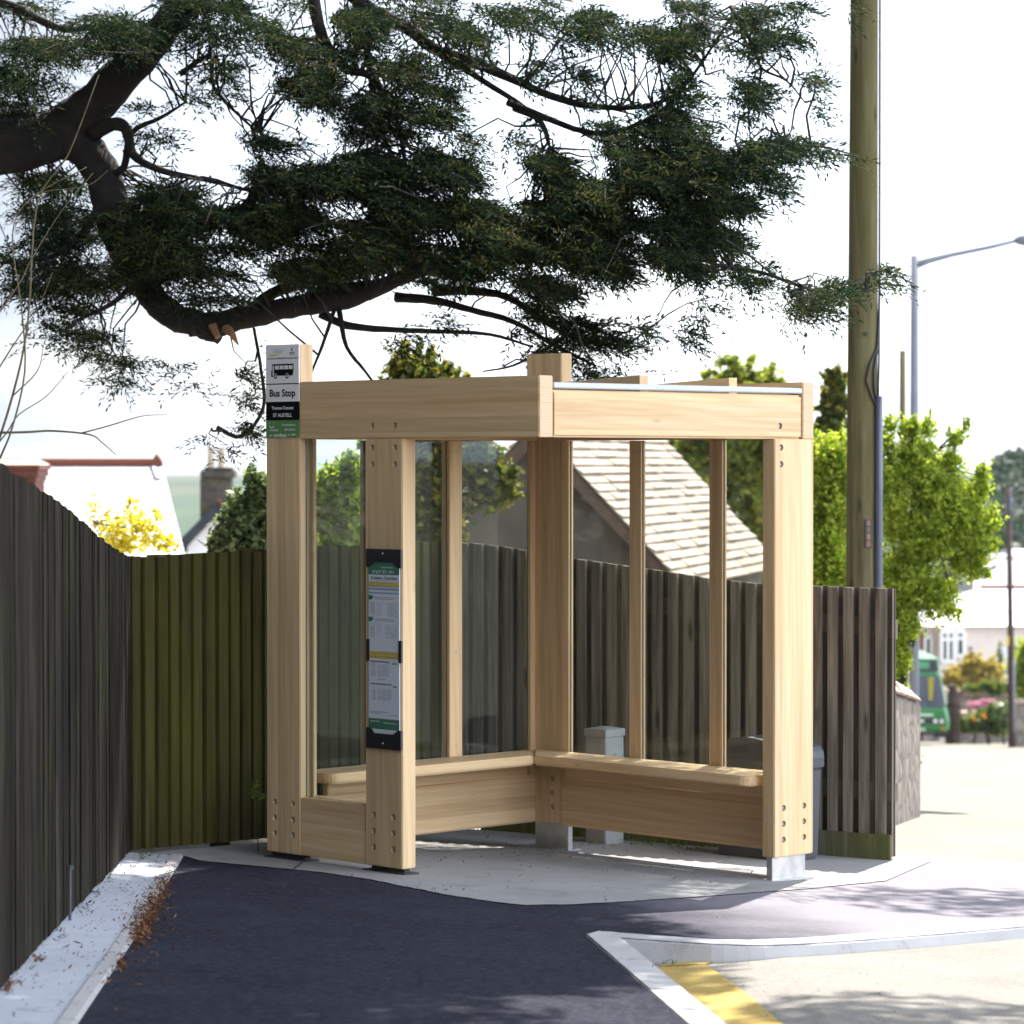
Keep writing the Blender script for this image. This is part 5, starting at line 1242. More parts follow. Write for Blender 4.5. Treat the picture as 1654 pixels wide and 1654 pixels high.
def tiled_slope(mb, e0, e1, r0, r1, courses, step=.02, mi=0, wob=.0):
    """lapped courses between eaves e0-e1 and ridge r0-r1: every course a thin tilted board of tiles"""
    e0, e1, r0, r1 = map(lambda q: np.array(q, float), (e0, e1, r0, r1))
    nrm = np.cross(e1 - e0, r0 - e0); nrm /= np.linalg.norm(nrm)
    if nrm[2] < 0: nrm = -nrm
    nseg = max(1, int(np.linalg.norm(e1 - e0) / .45))
    for i in range(courses):
        a = i / courses; b = min(1, (i + 1.12) / courses)
        L0 = e0 + (r0 - e0) * a; L1 = e1 + (r1 - e1) * a; H0 = e0 + (r0 - e0) * b; H1 = e1 + (r1 - e1) * b
        for k in range(nseg):
            s, u = k / nseg, (k + 1) / nseg; w = step * (1 + wob * random.uniform(-1, 1)); w2 = step * .12
            p = [L0 + (L1 - L0) * s, L0 + (L1 - L0) * u, H0 + (H1 - H0) * u, H0 + (H1 - H0) * s]
            t = [p[0] + nrm * w * 1.6, p[1] + nrm * w * 1.6, p[2] + nrm * w2, p[3] + nrm * w2]
            mb.hexa(p, t, mi, random.random())
# ---- garage with the sunlit tiled roof
Yg = 30.0
gc = U(1088, 928, Yg); rdir = V(.239, .971, 0); rdir /= np.linalg.norm(rdir); wdir = V(-.971, .239, 0)
hwid = 1.38; rise = 1.46; Lg = 6.0
zgar = ground(gc[0], Yg) - .1
gar = thing('garage', 'old stone garage with a steep sunlit tiled roof seen through the shelter glass', 'garage', (gc[0], Yg, zgar))
A0 = gc; A1 = gc + wdir * hwid * 2; AP = gc + wdir * hwid + V(0, 0, rise)
mb = MB(); ins = .10
def gpt(w, z, l): return gc + wdir * w + rdir * l + V(0, 0, z)
mb.prism([gpt(ins, -ins, .12), gpt(ins, zgar - gc[2], .12), gpt(2 * hwid - ins, zgar - gc[2], .12), gpt(2 * hwid - ins, -ins, .12), gpt(hwid, rise - ins - .06, .12)], rdir * (Lg - .24))
mesh_obj('wall', mb, M['render_grey'], gar)
mb = MB(); tiled_slope(mb, gpt(-.12, -.13, -.04), gpt(-.12, -.13, Lg), gpt(hwid, rise, -.04), gpt(hwid, rise, Lg), 19, .018, 0, .35)
tiled_slope(mb, gpt(2 * hwid + .12, -.13, Lg), gpt(2 * hwid + .12, -.13, -.04), gpt(hwid, rise, Lg), gpt(hwid, rise, -.04), 19, .018, 0, .3)
mesh_obj('roof', mb, M['roof_tile'], gar)
mb = MB(); mb.tube([gpt(hwid, rise + .02, -.06), gpt(hwid, rise + .02, Lg + .02)], .075, 8); mesh_obj('ridge_tiles', mb, M['roof_tile'], gar)
for sgn in (0, 1):
    f = (lambda w: w) if sgn == 0 else (lambda w: 2 * hwid - w)
    mb = MB(); mb.prism([gpt(f(-.10), -.12, -.015), gpt(f(hwid), rise - .02, -.015), gpt(f(hwid), rise - .20, -.015), gpt(f(-.02), -.20, -.015)], rdir * .03)
    mesh_obj('barge_board', mb, M['timber_dark'], gar)
mb = MB(); mb.box(tuple(gpt(hwid - .3, -1.0, .02) - V(0, .05, 0)), tuple(gpt(hwid + .3, -.2, .02) + V(0.5, .02, 0))); 
# ---- house on the left with the bright slate roof
Yh = 40.0
rl, rr = U(-160, 752, Yh), U(262, 752, Yh); el, er = U(-160, 925, Yh - 3.2), U(306, 925, Yh - 3.2)
zh = ground(rr[0], Yh - 3) - 1.0
hs = thing('slate_house', 'house with a glaring slate roof and red ridge tiles beyond the left fence', 'house', ((el[0] + er[0]) / 2, Yh, zh))
br = V(er[0] - .16 * 6.4, Yh + 3.2, er[2])
mb = MB(); tiled_slope(mb, el, er, rl, rr, 22, .012); tiled_slope(mb, br, V(el[0], Yh + 3.2, el[2]), rr, rl, 22, .012)
mesh_obj('roof', mb, M['slate_pale'], hs)
mb = MB(); i = .25
mb.prism([V(er[0] - i, Yh - 3.0, er[2]), V(er[0] - i, Yh - 3.0, zh), V(er[0] - i - 1.0, Yh + 3.0, zh), V(er[0] - i - 1.0, Yh + 3.0, er[2]), V(rr[0] - i - .1, Yh, rr[2] - .15)], V(el[0] - er[0] + 2 * i, 0, 0))
mesh_obj('wall', mb, M['render_white'], hs)
mb = MB(); r0 = U(-160, 748, Yh); r1 = U(258, 748, Yh); n = 22
for k in range(n):
    a = r0 + (r1 - r0) * (k / n); b = r0 + (r1 - r0) * ((k + .97) / n); mb.tube([a, b], .062, 8)
rt = mesh_obj('ridge_tiles', mb, M['terracotta'], hs)
mb = MB(); f0 = U(253, 752, Yh); mb.prism([U(245, 755, Yh - .06), U(262, 755, Yh - .06), U(261, 745, Yh - .06), U(256, 737, Yh - .06), U(252, 733, Yh - .06), U(248, 740, Yh - .06)], (0, .12, 0)); mesh_obj('finial', mb, M['terracotta'], hs)
mb = MB(); mb.tube([U(247, 757, Yh - .1), U(255, 776, Yh - .5)], .05, 6); mesh_obj('flashing', mb, M['slate'], hs)
mb = MB(); q0, q1 = U(-60, 762, Yh - 1.2), U(70, 762, Yh - 1.2); zb = er[2] - .2
mb.box((q0[0], Yh - 1.9, zb), (q1[0], Yh - 1.1, U(70, 768, Yh - 1.9)[2]))
for k, (ex, y0, y1) in enumerate(((.02, 778, 770), (.045, 770, 758), (.07, 758, 751))):
    mb.box((q0[0] - ex, Yh - 1.9 - ex, U(0, y0, Yh - 1.9)[2]), (q1[0] + ex, Yh - 1.1 + ex, U(0, y1, Yh - 1.9)[2]))
ch = mesh_obj('chimney', mb, M['brick_red'], hs)
mb = MB(); a, b = U(-55, 751, Yh - 1.9), U(66, 742, Yh - 1.9)
mb.hexa([(a[0], Yh - 1.9, a[2]), (b[0], Yh - 1.9, a[2]), (b[0], Yh - 1.1, a[2]), (a[0], Yh - 1.1, a[2])], [(a[0] + .12, Yh - 1.75, b[2]), (b[0] - .12, Yh - 1.75, b[2]), (b[0] - .12, Yh - 1.25, b[2]), (a[0] + .12, Yh - 1.25, b[2])]); mesh_obj('flaunching', mb, M['cope'], ch, origin=hs['_o'])
# ---- white gabled house with the stone chimney
Y2 = 56.0
ap = U(352, 812, Y2); le = U(292, 873, Y2); re = ap + V(ap[0] - le[0], 0, le[2] - ap[2])
z2 = ground(ap[0], Y2) - .5
h2_ = thing('gabled_house', 'white gabled house with a two pot stone chimney behind the laurel', 'house', (ap[0], Y2, z2))
mb = MB(); mb.prism([ap + V(0, .2, -.12), le + V(.1, .2, -.12), V(le[0] + .1, Y2 + .2, z2), V(re[0] - .1, Y2 + .2, z2), re + V(-.1, .2, -.12)], (0, 7, 0)); mesh_obj('wall', mb, M['render_white'], h2_)
mb = MB(); back = V(0, 7.4, 0); dn = V(0, 0, -.20)
lo = le + (le - ap) * .05; ro = re + (re - ap) * .05
mb.prism([ap + V(0, 0, .03), lo + V(0, 0, .03), lo + dn, ap + dn], back); mb.prism([ap + V(0, 0, .03), ro + V(0, 0, .03), ro + dn, ap + dn], back); mesh_obj('roof', mb, M['slate_dark'], h2_)
mb = MB(); c0, c1 = U(324, 830, Y2 + .4), U(373, 770, Y2 + .4)
mb.box((c0[0], Y2 + .3, ap[2] - .5), (c1[0], Y2 + .85, c1[2]))
a, b = U(321, 772, Y2), U(377, 760, Y2); mb.box((a[0], Y2 + .22, a[2]), (b[0], Y2 + .93, b[2])); a, b = U(325, 760, Y2), U(373, 755, Y2); mb.box((a[0], Y2 + .3, a[2]), (b[0], Y2 + .85, b[2]))
ch = mesh_obj('chimney', mb, M['stone_chim'], h2_, bevel=.02)
for x in (341, 358):
    mb = MB(); a = U(x, 756, Y2 + .55); b = U(x, 722, Y2 + .55); k = lambda t: a + (b - a) * t
    mb.tube([k(0), k(.1), k(.85), k(.88), k(1)], [.085, .068, .058, .072, .068], 12); mesh_obj('chimney_pot', mb, M['pot'], ch, smooth=False, origin=h2_['_o'])
mb = MB(); mb.tube([U(351, 806, Y2 - .05), U(360, 816, Y2 - .05)], .03, 6); mesh_obj('ridge_tile', mb, M['terracotta'], h2_)
# ---- bungalow across the valley road
Yb = 130.0
zb = ground(16.0, Yb) - .3
bg_ = thing('bungalow', 'pale cream bungalow with a bay window and hipped slate roofs beyond the bus', 'bungalow', (U(1600, 1075, Yb)[0], Yb, zb))
x0, x1 = U(1481, 1010, Yb)[0], U(1800, 1010, Yb)[0]; ze = U(1500, 1011, Yb)[2]
mb = MB(); mb.box((x0, Yb, zb), (x1, Yb + 9, ze)); mesh_obj('wall', mb, M['render_pink'], bg_)
def hip(e, rl, rr, depth, mat, name='roof', ov=.4):
    (xa, xb, z) = e; mb = MB(); ridge_y = Yb + depth / 2
    a, b, c, d = V(xa, Yb - ov, z), V(xb, Yb - ov, z), V(xb, Yb + depth + ov, z), V(xa, Yb + depth + ov, z); p, q = V(rl[0], ridge_y, rl[1]), V(rr[0], ridge_y, rr[1])
    mb.add([a, b, c, d, p, q], [(0, 1, 5, 4), (1, 2, 5), (2, 3, 4, 5), (3, 0, 4), (3, 2, 1, 0)]); return mesh_obj(name, mb, mat, bg_)
xe0 = U(1497, 1011, Yb - .4)[0]
hip((x0 - .4, x1 + .4, ze + .02), (U(1585, 950, Yb + 4.5)[0], U(1585, 950, Yb + 4.5)[2]), (U(1740, 950, Yb + 4.5)[0], U(1740, 950, Yb + 4.5)[2]), 9, M['slate_pale'])
mb = MB(); a, b = U(1583, 948.5, Yb + 4.5), U(1742, 948.5, Yb + 4.5); mb.tube([a, b], .10, 6); mesh_obj('ridge_tiles', mb, M['terracotta'], bg_)
mb = MB(); a, b = U(1574, 952, Yb + 8), U(1760, 904, Yb + 8); zt = b[2]
mb.prism([(a[0], Yb + 8, a[2] - 1), (U(1800, 0, Yb + 8)[0], Yb + 8, a[2] - 1), (U(1800, 0, Yb + 8)[0], Yb + 11, zt), (U(1590, 0, Yb + 8)[0], Yb + 11, zt)], (0, 6, 0)); mesh_obj('roof', mb, M['slate'], bg_)
mb = MB(); mb.tube([U(1577, 903.5, Yb + 11), U(1760, 903.5, Yb + 11)], .10, 6); mesh_obj('ridge_tiles', mb, M['terracotta'], bg_)
mb = MB(); a, b = U(1585, 930, Yb + 8.8), U(1608, 916, Yb + 9.6); mb.hexa([a + V(-.1, -.02, 0), b + V(-.1, -.02, 0), b + V(.1, -.02, 0), a + V(.1, -.02, 0)], [a + V(-.1, 0, .1), b + V(-.1, 0, .1), b + V(.1, 0, .1), a + V(.1, 0, .1)]); mesh_obj('rooflight', mb, M['slate_dark'], bg_)
def window(x0p, x1p, y0p, y1p, Y, bars, rails, name='window', yoff=.08):
    a, b = U(x0p, y1p, Y), U(x1p, y0p, Y); mb = MB(); fw = .12
    mb.box((a[0] - .02, Y - yoff, a[2] - .02), (b[0] + .02, Y + .02, a[2] + fw)); mb.box((a[0] - .02, Y - yoff, b[2] - fw), (b[0] + .02, Y + .02, b[2]))
    for k in range(bars + 1):
        x = a[0] + (b[0] - a[0]) * k / bars; mb.box((x - fw / 2 - .001 * k, Y - yoff - .003, a[2] + fw), (x + fw / 2, Y + .02, b[2] - fw))
    for r in rails:
        z = b[2] + (a[2] - b[2]) * r; mb.box((a[0], Y - yoff + .003, z - fw / 2), (b[0], Y + .015, z + fw / 2))
    w = mesh_obj(name, mb, M['upvc'], bg_); mb = MB(); mb.box((a[0] + .02, Y - .03, a[2] + .05), (b[0] - .02, Y - .005, b[2] - .05)); mesh_obj('pane', mb, M['pane_dark'], w, origin=bg_['_o']); return w
a, b = U(1518, 1073, Yb - .8), U(1559, 1013, Yb - .8)
mb = MB(); mb.box((a[0], Yb - .75, zb), (b[0], Yb, b[2])); mesh_obj('bay', mb, M['render_pink'], bg_)
window(1521, 1541, 1018, 1070, Yb - .76, 2, (.28,)); window(1545, 1557, 1018, 1061, Yb - .76, 1, (.3,))
window(1494, 1504, 1027, 1062, Yb - .02, 1, ())
mb = MB(); a, b = U(1486, 1062, Yb), U(1491.5, 1022, Yb); mb.box((a[0], Yb - .06, zb), (b[0], Yb - .001, b[2])); mesh_obj('door', mb, M['terracotta'], bg_)
mb = MB(); a = U(1565, 1049, Yb); mb.box((a[0], Yb - .12, a[2]), (a[0] + .12, Yb - .001, a[2] + .1)); mesh_obj('wall_lamp', mb, M['black'], bg_)
# cottage on the right edge
Yc = 150.0; zc = ground(30, Yc) - 1
a, b = U(1636, 960, Yc), U(1720, 905, Yc)
ct = thing('cottage', 'grey cottage with an arched dark opening at the right edge behind the telegraph pole', 'cottage', (b[0], Yc, zc))
mb = MB(); mb.box((a[0] + .1, Yc, zc), (b[0], Yc + 6, b[2])); mesh_obj('wall', mb, M['render_grey'], ct)
mb = MB(); mb.prism([U(1633, 906, Yc - .2), U(1725, 906, Yc - .2), U(1725, 893, Yc - .2) + V(0, 2.4, 0), U(1642, 888, Yc - .2) + V(0, 2.4, 0)], (0, 3, -.2)); mesh_obj('roof', mb, M['slate'], ct)
mb = MB(); mb.prism([U(1637, 960, Yc - .05), U(1652, 960, Yc - .05), U(1660, 945, Yc - .05), U(1654, 930, Yc - .05), U(1644, 935, Yc - .05), U(1640, 950, Yc - .05)], (0, .04, 0)); mesh_obj('arch', mb, M['timber_dark'], ct)

# ================================================================== WALLS, BUS, GARDEN
w0 = G(1400, 1350)[:2]; 
Pa = V(U(1425, 1333, 19.4)[0], 19.4); Pb = V(U(1487, 1290, 23.2)[0], 23.2)
dw = (Pb - Pa) / np.linalg.norm(Pb - Pa); nw = V(-dw[1], dw[0])
sw = thing('stone_wall', 'brown rubble stone wall with a sloping lit top at the end of the fence', 'wall', (Pa[0], Pa[1], ground(*Pa)))
za, zb2 = U(1440, 1112, Pa[1])[2], U(1487, 1133, Pb[1])[2]
mb = MB(); P4 = [Pa, Pb, Pb + nw * .5, Pa + nw * .5]
mb.hexa([V(*p, ground(*p) - .15) for p in P4], [V(*P4[0], za), V(*P4[1], zb2), V(*P4[2], zb2 + .02), V(*P4[3], za + .02)]); mesh_obj('masonry', mb, M['rubble'], sw, bevel=.03)
mb = MB(); N_ = 7
for k in range(N_):
    p = Pa + (Pb - Pa) * (k / N_); q = Pa + (Pb - Pa) * ((k + .95) / N_); zz0 = za + (zb2 - za) * k / N_; zz1 = za + (zb2 - za) * (k + 1) / N_; h = random.uniform(.05, .10)
    c4 = [p - nw * .02, q - nw * .02, q + nw * .52, p + nw * .52]; zz = [zz0, zz1, zz1 + .03, zz0 + .03]
    mb.hexa([V(*c, z + .002) for c, z in zip(c4, zz)], [V(*(c + (.06 * nw if i_ < 2 else -.02 * nw)), z + h + (.10 if i_ > 1 else 0)) for i_, (c, z) in enumerate(zip(c4, zz))])
mesh_obj('coping', mb, M['cope'], sw, bevel=.015)
# white rendered wall with a curved coping
Yw = 50.0; zw = ground(6, Yw)
ww = thing('garden_wall', 'white rendered garden wall with a curved white coping behind the rubble wall', 'wall', (U(1460, 1100, Yw)[0], Yw, zw))
crv = [(1380, 1052), (1420, 1052), (1440, 1054), (1452, 1053.5), (1460, 1057), (1464, 1062), (1470, 1067), (1475, 1070), (1480, 1075)]
mb = MB(); top = [U(x, y + 27, Yw) for x, y in crv]; mb.prism(top + [V(top[-1][0], Yw, zw - .1), V(top[0][0], Yw, zw - .1)], (0, .25, 0)); mesh_obj('masonry', mb, M['render_white'], ww)
mb = MB()
for (x0_, y0_), (x1_, y1_) in zip(crv[:-1], crv[1:]):
    sec = []
    for j in range(7):
        w = math.pi * j / 6; sec.append((-math.cos(w) * .32 + .125, math.sin(w) * .27))
    A_ = U(x0_, y0_ + 27, Yw); B_ = U(x1_, y1_ + 27, Yw)
    mb.hexa([A_ + V(0, -.2, 0), B_ + V(0, -.2, 0), B_ + V(0, .45, 0), A_ + V(0, .45, 0)], [A_ + V(0, -.02, .27), B_ + V(0, -.02, .27), B_ + V(0, .27, .27), A_ + V(0, .27, .27)])
mesh_obj('coping', mb, M['upvc'], ww)
# green minibus
M['bus_green'] = plain('bus_green', (0.015, 0.15, 0.03), .35, 0, .06, 1.0, .5)
M['bus_glass'] = plain('bus_glass', (0.045, 0.047, 0.07), .12, 0, .25, 1.2, .6)
M['tyre'] = plain('tyre', (0.012, 0.012, 0.013), .85)
M['lens'] = plain('headlight_lens', (0.65, 0.62, 0.60), .2)
M['amber'] = plain('amber_lens', (0.5, 0.16, 0.02), .3)
M['led'] = plain('display_green', (0.10, 0.42, 0.20), .6)
Yv = 109.0; xr = U(1535.5, 1150, Yv)[0]; cxb = xr - 1.16; zv = ground(cxb, Yv)
zz = lambda py: U(1500, py, Yv)[2]
zv = zz(1194.5)
bus = thing('minibus', 'small green bus facing the viewer beyond the stone wall', 'bus', (cxb, Yv, zv))
hwx = {1065: .80, 1085: .84, 1091: .88, 1143: 1.05, 1150: 1.10, 1165: 1.16, 1178: 1.14, 1183: 1.02}
ring_ = [(py, w) for py, w in hwx.items()]
fy = {1065: .38, 1085: .30, 1091: .28, 1143: .06, 1150: .02, 1165: 0, 1178: 0, 1183: .05}
mb = MB(); secs = []
for py, w in ring_:
    z = zz(py); yf = Yv + fy[py]
    secs.append([V(cxb - w, yf + .22, z), V(cxb - w + .14, yf + .03, z), V(cxb, yf, z), V(cxb + w - .14, yf + .03, z), V(cxb + w, yf + .22, z), V(cxb + w, Yv + 7, z), V(cxb - w, Yv + 7, z)])
for i in range(len(secs) - 1):
    k = len(mb.v); mb.v += [tuple(p) for p in secs[i] + secs[i + 1]]
    for j in range(7): mb.f.append((k + j, k + (j + 1) % 7, k + 7 + (j + 1) % 7, k + 7 + j)); mb.mi.append(0); mb.t.append(.5)
k = len(mb.v); mb.v += [tuple(p) for p in secs[0] + secs[-1]]; mb.f += [tuple(range(k, k + 7)), tuple(range(k + 7, k + 14))]; mb.mi += [0, 0]; mb.t += [.5, .5]
mesh_obj('body', mb, M['bus_green'], bus)
def bpanel(name, pts, mat, thick=.03, parent=None):       # (dx, py) pairs on the front
    mb = MB(); pp = []
    for dx, py in pts:
        xs_ = sorted(fy); f = np.interp(py, xs_, [fy[q] for q in xs_]); pp.append(V(cxb + dx, Yv + f - .035 + .03 * (abs(dx) / 1.0) ** 2, zz(py)))
    mb.prism(pp, (0, thick, 0)); return mesh_obj(name, mb, mat, parent or bus, origin=bus['_o'] if parent else None)
wsn = bpanel('windscreen', [(-.98, 1143), (.98, 1143), (.80, 1092.5), (-.80, 1092.5)], M['bus_glass'])
dsp = bpanel('destination_display', [(-.76, 1085.5), (.76, 1085.5), (.72, 1067), (-.72, 1067)], M['black'])
mb = MB()
for txt, py in (('Town', 1075.5), ('Centre', 1082.5)):
    for k_ in range(5): pass
for py in (1071.5, 1075, 1079): mb.box((cxb + .08, Yv + .27, zz(py + 1.1)), (cxb + .44, Yv + .28, zz(py - 1.1)))
mesh_obj('route_text', mb, M['led'], dsp, origin=bus['_o'])
bpanel('grille', [(-.86, 1169), (.98, 1169), (.98, 1160.5), (-.86, 1160.5)], M['black'])
for dx in (.62, .84, -.62, -.84):
    mb = MB(); mb.disc((cxb + dx, Yv - .04, zz(1164.6)), (0, -1, 0), .075, .04, 14); mesh_obj('headlight', mb, M['lens'], bus)
bpanel('number_plate', [(-.27, 1180.5), (.27, 1180.5), (.27, 1176), (-.27, 1176)], M['lens'])
bpanel('badge', [(-.30, 1166.5), (.22, 1166.5), (.22, 1162.5), (-.30, 1162.5)], M['lens'])
bpanel('brand_strip', [(-.55, 1156), (.55, 1156), (.55, 1153.5), (-.55, 1153.5)], M['white_print'])
for dx in (.86, -.93): bpanel('indicator', [(dx - .03, 1180), (dx + .06, 1180), (dx + .06, 1174.5), (dx - .03, 1174.5)], M['amber'])
bpanel('bumper', [(-1.02, 1188), (1.02, 1188), (1.06, 1184.5), (-1.06, 1184.5)], M['black'], .2)
bpanel('poster', [(.42, 1131), (.52, 1131), (.60, 1095), (.40, 1095)], M['leaf_yellow'], .02)
bpanel('wiper', [(.62, 1141), (.66, 1141), (.05, 1122), (.04, 1123)], M['black'], .02)
for sx in (-1, 1):
    for yy in (Yv + .75, Yv + 5.2):
        mb = MB(); mb.tube([(cxb + sx * (1.08), yy, zv + .40), (cxb + sx * .72, yy, zv + .40)], .40, 20); w_ = mesh_obj('wheel', mb, M['tyre'], bus)
    mb = MB(); mb.box((cxb + sx * 1.02 - .10, Yv - .12, zz(1112)), (cxb + sx * 1.02 + .10, Yv - .02, zz(1097))); 
    if sx > 0: pass
mb = MB(); mb.box((cxb - 1.0, Yv + .25, zv + .25), (cxb + 1.0, Yv + 6.9, zz(1183) + .03)); mesh_obj('underbody', mb, M['black'], bus)
# garden across the road
def rubble_wall(label, x0p, x1p, ytp, ybp, Y, depth=.5, name='garden_wall', y1=None):
    a, b = U(x0p, ytp, Y), U(x1p, ytp if y1 is None else y1, Y); z = min(ground(a[0], Y), U(x0p, ybp, Y)[2])
    t = thing(name, label, 'wall', ((a[0] + b[0]) / 2, Y, z)); mb = MB()
    mb.prism([V(a[0], Y, a[2] - .12), V(b[0], Y, b[2] - .12), V(b[0], Y, z - .3), V(a[0], Y, z - .3)], (0, depth, 0)); mesh_obj('masonry', mb, M['rubble_far'], t)
    mb = MB(); mb.prism([V(a[0] - .05, Y - .06, a[2] - .118), V(b[0] + .05, Y - .06, b[2] - .118), V(b[0] + .05, Y - .06, b[2]), V(a[0] - .05, Y - .06, a[2])], (0, depth + .12, 0)); mesh_obj('coping', mb, M['cope'], t); return t
rubble_wall('low rubble garden wall beside the bus', 1533, 1592, 1150, 1190, 116.0)
rubble_wall('tan upper retaining wall below the golden shrub', 1538, 1632, 1118, 1150, 121.0, 1.5)
leafy('azalea_shrub', 'big golden yellow and orange shrub in front of the bungalow', 'shrub', 124.0, [(1548, 1092, 22, 20), (1575, 1078, 24, 20), (1600, 1090, 20, 22), (1585, 1098, 30, 18), (1540, 1108, 14, 16), (1570, 1065, 14, 8, .6)], 5200, .12, M['leaf_gold'], .08, seed=21)
leafy('heather_bed', 'low green heather spilling over the upper garden wall', 'shrub', 120.5, [(1575, 1113, 22, 7), (1610, 1112, 22, 9), (1600, 1106, 16, 5), (1632, 1112, 14, 8)], 2600, .10, M['leaf_mid'], seed=22)
leafy('flower_bush', 'pink flowering bush on the lower garden wall', 'shrub', 114.5, [(1580, 1137, 20, 5), (1597, 1134, 14, 5), (1570, 1144, 8, 5)], 600, .055, M['flower_pink'], seed=23)
leafy('rockery_plant', 'green mound of rockery plants with orange blooms beside the far pavement', 'shrub', 113.5, [(1595, 1160, 22, 18), (1575, 1170, 18, 14), (1615, 1158, 18, 20), (1620, 1175, 14, 12), (1560, 1172, 10, 12), (1600, 1180, 22, 8)], 4200, .10, M['leaf_mid'], seed=24)
leafy('orange_flowers', 'few orange flowers among the rockery plants', 'flower', 112.9, [(1588, 1155, 6, 8), (1574, 1163, 4, 5), (1600, 1165, 4, 5)], 36, .06, M['flower_orange'], seed=25)
leafy('silver_bush', 'silvery green bush at the foot of the telegraph pole', 'shrub', 112.0, [(1618, 1150, 12, 14), (1624, 1168, 10, 12)], 900, .11, M['leaf_laurel'], seed=26)
tk = U(1540, 1146, 115.0)
st_ = thing('tree_stump', 'gnarled brown tree stump beside the bus', 'stump', (tk[0], 115.0, ground(tk[0], 115)))
mb = MB(); mb.tube(smooth_path([V(tk[0], 115, ground(tk[0], 115)), U(1540, 1146, 115), U(1541, 1125, 115), U(1538, 1106, 115)]), list(np.linspace(.34, .16, 16)), 9, jit=.3); mesh_obj('trunk', mb, M['pole_brown'], st_)
mb = MB(); mb.tube(smooth_path([U(1541, 1128, 115), U(1550, 1120, 115), U(1560, 1112, 115)]), list(np.linspace(.16, .05, 11)), 7, jit=.3); mesh_obj('limb', mb, M['pole_brown'], st_)
hz = rubble_wall('dark stone wall under the clipped hedge at the right edge', 1641, 1760, 1130, 1190, 101.0)
hd = leafy('hedge', 'clipped bright topped hedge above the dark wall at the right edge', 'hedge', 102.5, [(1665, 1085, 30, 50), (1700, 1080, 40, 50), (1655, 1105, 18, 28), (1660, 1052, 22, 18), (1690, 1045, 30, 14)], 9000, .10, M['leaf_bright'], seed=27, spread=.8)
leafy('climbing_plant', 'sparse grey green climber on the bungalow wall beside the telegraph pole', 'shrub', 127.0, [(1614, 1060, 7, 22), (1617, 1085, 8, 14)], 260, .10, M['leaf_laurel'], seed=28, trunk_mat='twig')
# shrubs in the dark under the maple
leafy('garden_shrub', 'dark green shrub under the maple beside the fence end', 'shrub', 30.0, [(1455, 1020, 20, 45), (1450, 1075, 16, 30)], 2600, .05, M['leaf_dark'], seed=29)

# ---- wooded hill on the right and distant hills
def hill(name, prof, Y, depth, mat, base):
    mb = MB(); k = 9; n = len(prof)
    for j in range(k):
        f = j / (k - 1)
        for px, py in prof:
            p = U(px, py, Y + depth); z = base + (p[2] - base) * math.sin(f * math.pi / 2)
            mb.v.append((p[0] * (Y + depth * f) / (Y + depth), Y + depth * f, z))
    for j in range(k - 1):
        for i in range(n - 1): mb.f.append((j * n + i, j * n + i + 1, (j + 1) * n + i + 1, (j + 1) * n + i)); mb.mi.append(0); mb.t.append(.5)
    return struct(mesh_obj(name, mb, mat, smooth=True))
M['hill_wood'] = plain('hill_scrub', (0.05, 0.07, 0.03), .95, 0, .4, .05)
hill('hills', [(1380, 830), (1450, 815), (1500, 792), (1530, 782), (1560, 790), (1590, 770), (1612, 752), (1640, 742), (1680, 735), (1760, 725), (1900, 735)], 230, 110, M['hill_wood'], ground(0, 130) - 3)
rg = np.random.default_rng(31); n = 26000
wx = rg.uniform(1480, 1800, n); crest = np.interp(wx, [1480, 1530, 1590, 1605, 1618, 1650, 1800], [805, 790, 775, 752, 736, 730, 722]); low = np.interp(wx, [1480, 1560, 1600, 1650, 1800], [840, 880, 905, 905, 905])
wy = crest + (low - crest) * rg.random(n) ** 1.1 + 4 * np.sin(wx * .35)
Pw = np.array([U(a, b, 292 - (b - 730) * .5 + rg.normal() * 3) for a, b in zip(wx, wy)])
wd = leaf_mesh('woodland', Pw, np.array([0, -.5, .8]) + .8 * rg.normal(size=(n, 3)), .42 + .3 * rg.random(n), .26, M['leaf_dark'], None, np.clip(.5 + .5 * np.sin(wx * .12) * np.sin(wy * .1) + .2 * rg.normal(size=n), 0, 1), origin=(0, 0, 0))
struct(wd, 'stuff'); wd['label'] = 'dark wooded hillside on the right skyline'

# ================================================================== LITTER AND SMALL THINGS
M['litter'] = leaf_mat('litter', [(0.055, 0.022, 0.010, 1), (0.11, 0.045, 0.017, 1), (0.17, 0.08, 0.032, 1)], .1, 9.0)
M['debris'] = leaf_mat('debris', [(0.02, 0.016, 0.012, 1), (0.05, 0.038, 0.028, 1), (0.09, 0.06, 0.035, 1)], .0, 9.0)
def scatter(name, blobs, n, size, mat, seed, label, pile=.02):
    rg = np.random.default_rng(seed); w = np.array([b[4] for b in blobs], float); w /= w.sum(); idx = rg.choice(len(blobs), n, p=w); P = []
    for i in idx:
        px, py, sx, sy, _ = blobs[i]; q = G(px + rg.normal() * sx, py + rg.normal() * sy); P.append(q + np.array([0, 0, .012 + pile * rg.random() ** 2]))
    P = np.array(P)
    o = leaf_mesh(name, P, np.array([0, 0, 1.]) + .5 * rg.normal(size=(n, 3)), size * (.5 + rg.random(n)), size * .28 * (.5 + rg.random(n)), mat, None, rg.random(n), origin=(0, 0, 0)); struct(o, 'stuff'); o['label'] = label; return o
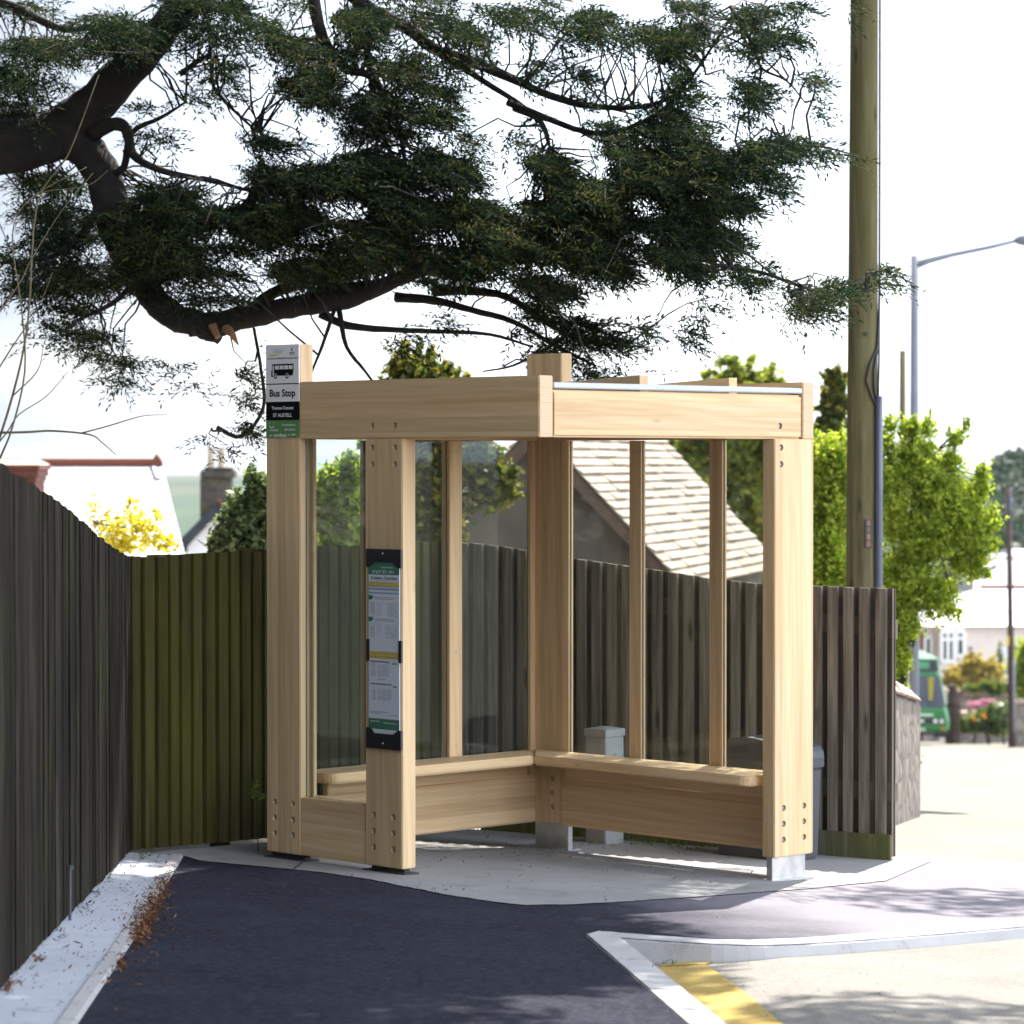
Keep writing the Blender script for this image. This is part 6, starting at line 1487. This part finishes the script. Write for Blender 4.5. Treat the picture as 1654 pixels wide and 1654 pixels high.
scatter('leaf_litter', [(240, 1470, 25, 45, 3), (180, 1560, 40, 50, 1.5), (262, 1440, 6, 9, 3), (248, 1465, 9, 9, 5), (236, 1486, 10, 8, 5), (228, 1508, 10, 7, 5), (222, 1525, 6, 5, 2), (196, 1562, 4, 6, 1), (272, 1422, 5, 8, 1.2), (12, 1605, 5, 5, .5), (62, 1555, 6, 3, .5), (25, 1592, 8, 3, .5)], 1500, .012, M['litter'], 3, 'brown needle litter along the strip edging', .015)
scatter('debris', [(150, 1470, 40, 50, 2), (100, 1520, 45, 50, 2), (60, 1590, 40, 30, 1.5), (180, 1425, 40, 25, 1.5), (175, 1422, 6, 6, .8), (158, 1447, 7, 5, .7), (138, 1472, 7, 5, .8), (100, 1515, 8, 8, .8), (760, 1365, 60, 12, 1.5), (850, 1376, 40, 8, 1.2), (700, 1385, 30, 8, 1.0), (900, 1400, 120, 22, 2.5), (1000, 1352, 60, 4, 2.0), (1120, 1375, 30, 5, 1.5), (960, 1368, 30, 5, 1.0), (790, 1344, 40, 3, 1.5), (1080, 1415, 100, 15, 1), (640, 1420, 40, 8, .5), (700, 1440, 40, 5, .6), (1080, 1560, 12, 4, .5)], 900, .008, M['debris'], 4, 'specks of bark and dead leaves on the concrete', .004)
scatter('debris', [(1250, 1480, 180, 40, 2), (1350, 1600, 160, 40, 3), (600, 1560, 280, 60, 2), (1480, 1420, 100, 20, 1)], 260, .005, M['debris'], 6, 'grit scattered over the tarmac and the road', .003)
scatter('moss_tufts', [(960, 1357, 20, 3, 1), (1060, 1364, 40, 3, 2), (1130, 1370, 30, 3, 1), (235, 1388, 10, 3, .6), (420, 1290, 5, 6, .1)], 500, .012, M['leaf_mid'], 8, 'moss and weeds along the foot of the fence', .02)
mb = MB(); a = G(476, 1405); P = [a + V(0, 0, .008), G(490, 1398) + V(0, 0, .020), G(508, 1388) + V(0, 0, .035), G(530, 1378) + V(0, 0, .05)]
tag(mesh_obj('twig', mb if mb.v else (mb.tube(smooth_path(P, 4), list(np.linspace(.003, .0045, 13)), 6) or mb), M['bark'], origin=tuple(a)), 'dark bent twig lying on the slab against the short front panel', 'twig')
a = G(113, 1490) + V(0, 0, 0); mb = MB(); mb.tube([a, U(113, 1404, a[1] + .02)], .006, 8); mb.tube([U(113, 1404, a[1] + .02), U(113, 1398, a[1] + .02)], .013, 8)
tag(mesh_obj('metal_stake', mb, M['bin_grey'], origin=tuple(a)), 'thin grey metal stake standing against the left fence', 'stake')
lf = leafy('ivy_sprig', 'small green ivy sprig growing through the mossy fence beside the shelter post', 'plant', 14.6, [(413, 1268, 8, 14), (420, 1285, 8, 10), (408, 1285, 6, 8)], 90, .011, M['leaf_mid'], .003, seed=41)

# ---- air: pale even haze round the whole place
hz_ = MB(); hz_.box((-1600, -130, min(terrain_z(x, y) for x in xs for y in ys) - 1.0), (1600, 3100, 16))
t = NT('air'); t.t.nodes.remove(t.p); pv = t.n('ShaderNodeVolumePrincipled'); pv.inputs['Density'].default_value = 0.00008; pv.inputs['Color'].default_value = (.80, .88, 1.0, 1); pv.inputs['Anisotropy'].default_value = .2
t.l(pv.outputs[0], t.out.inputs['Volume'])
struct(mesh_obj('haze', hz_, t.m), 'stuff')
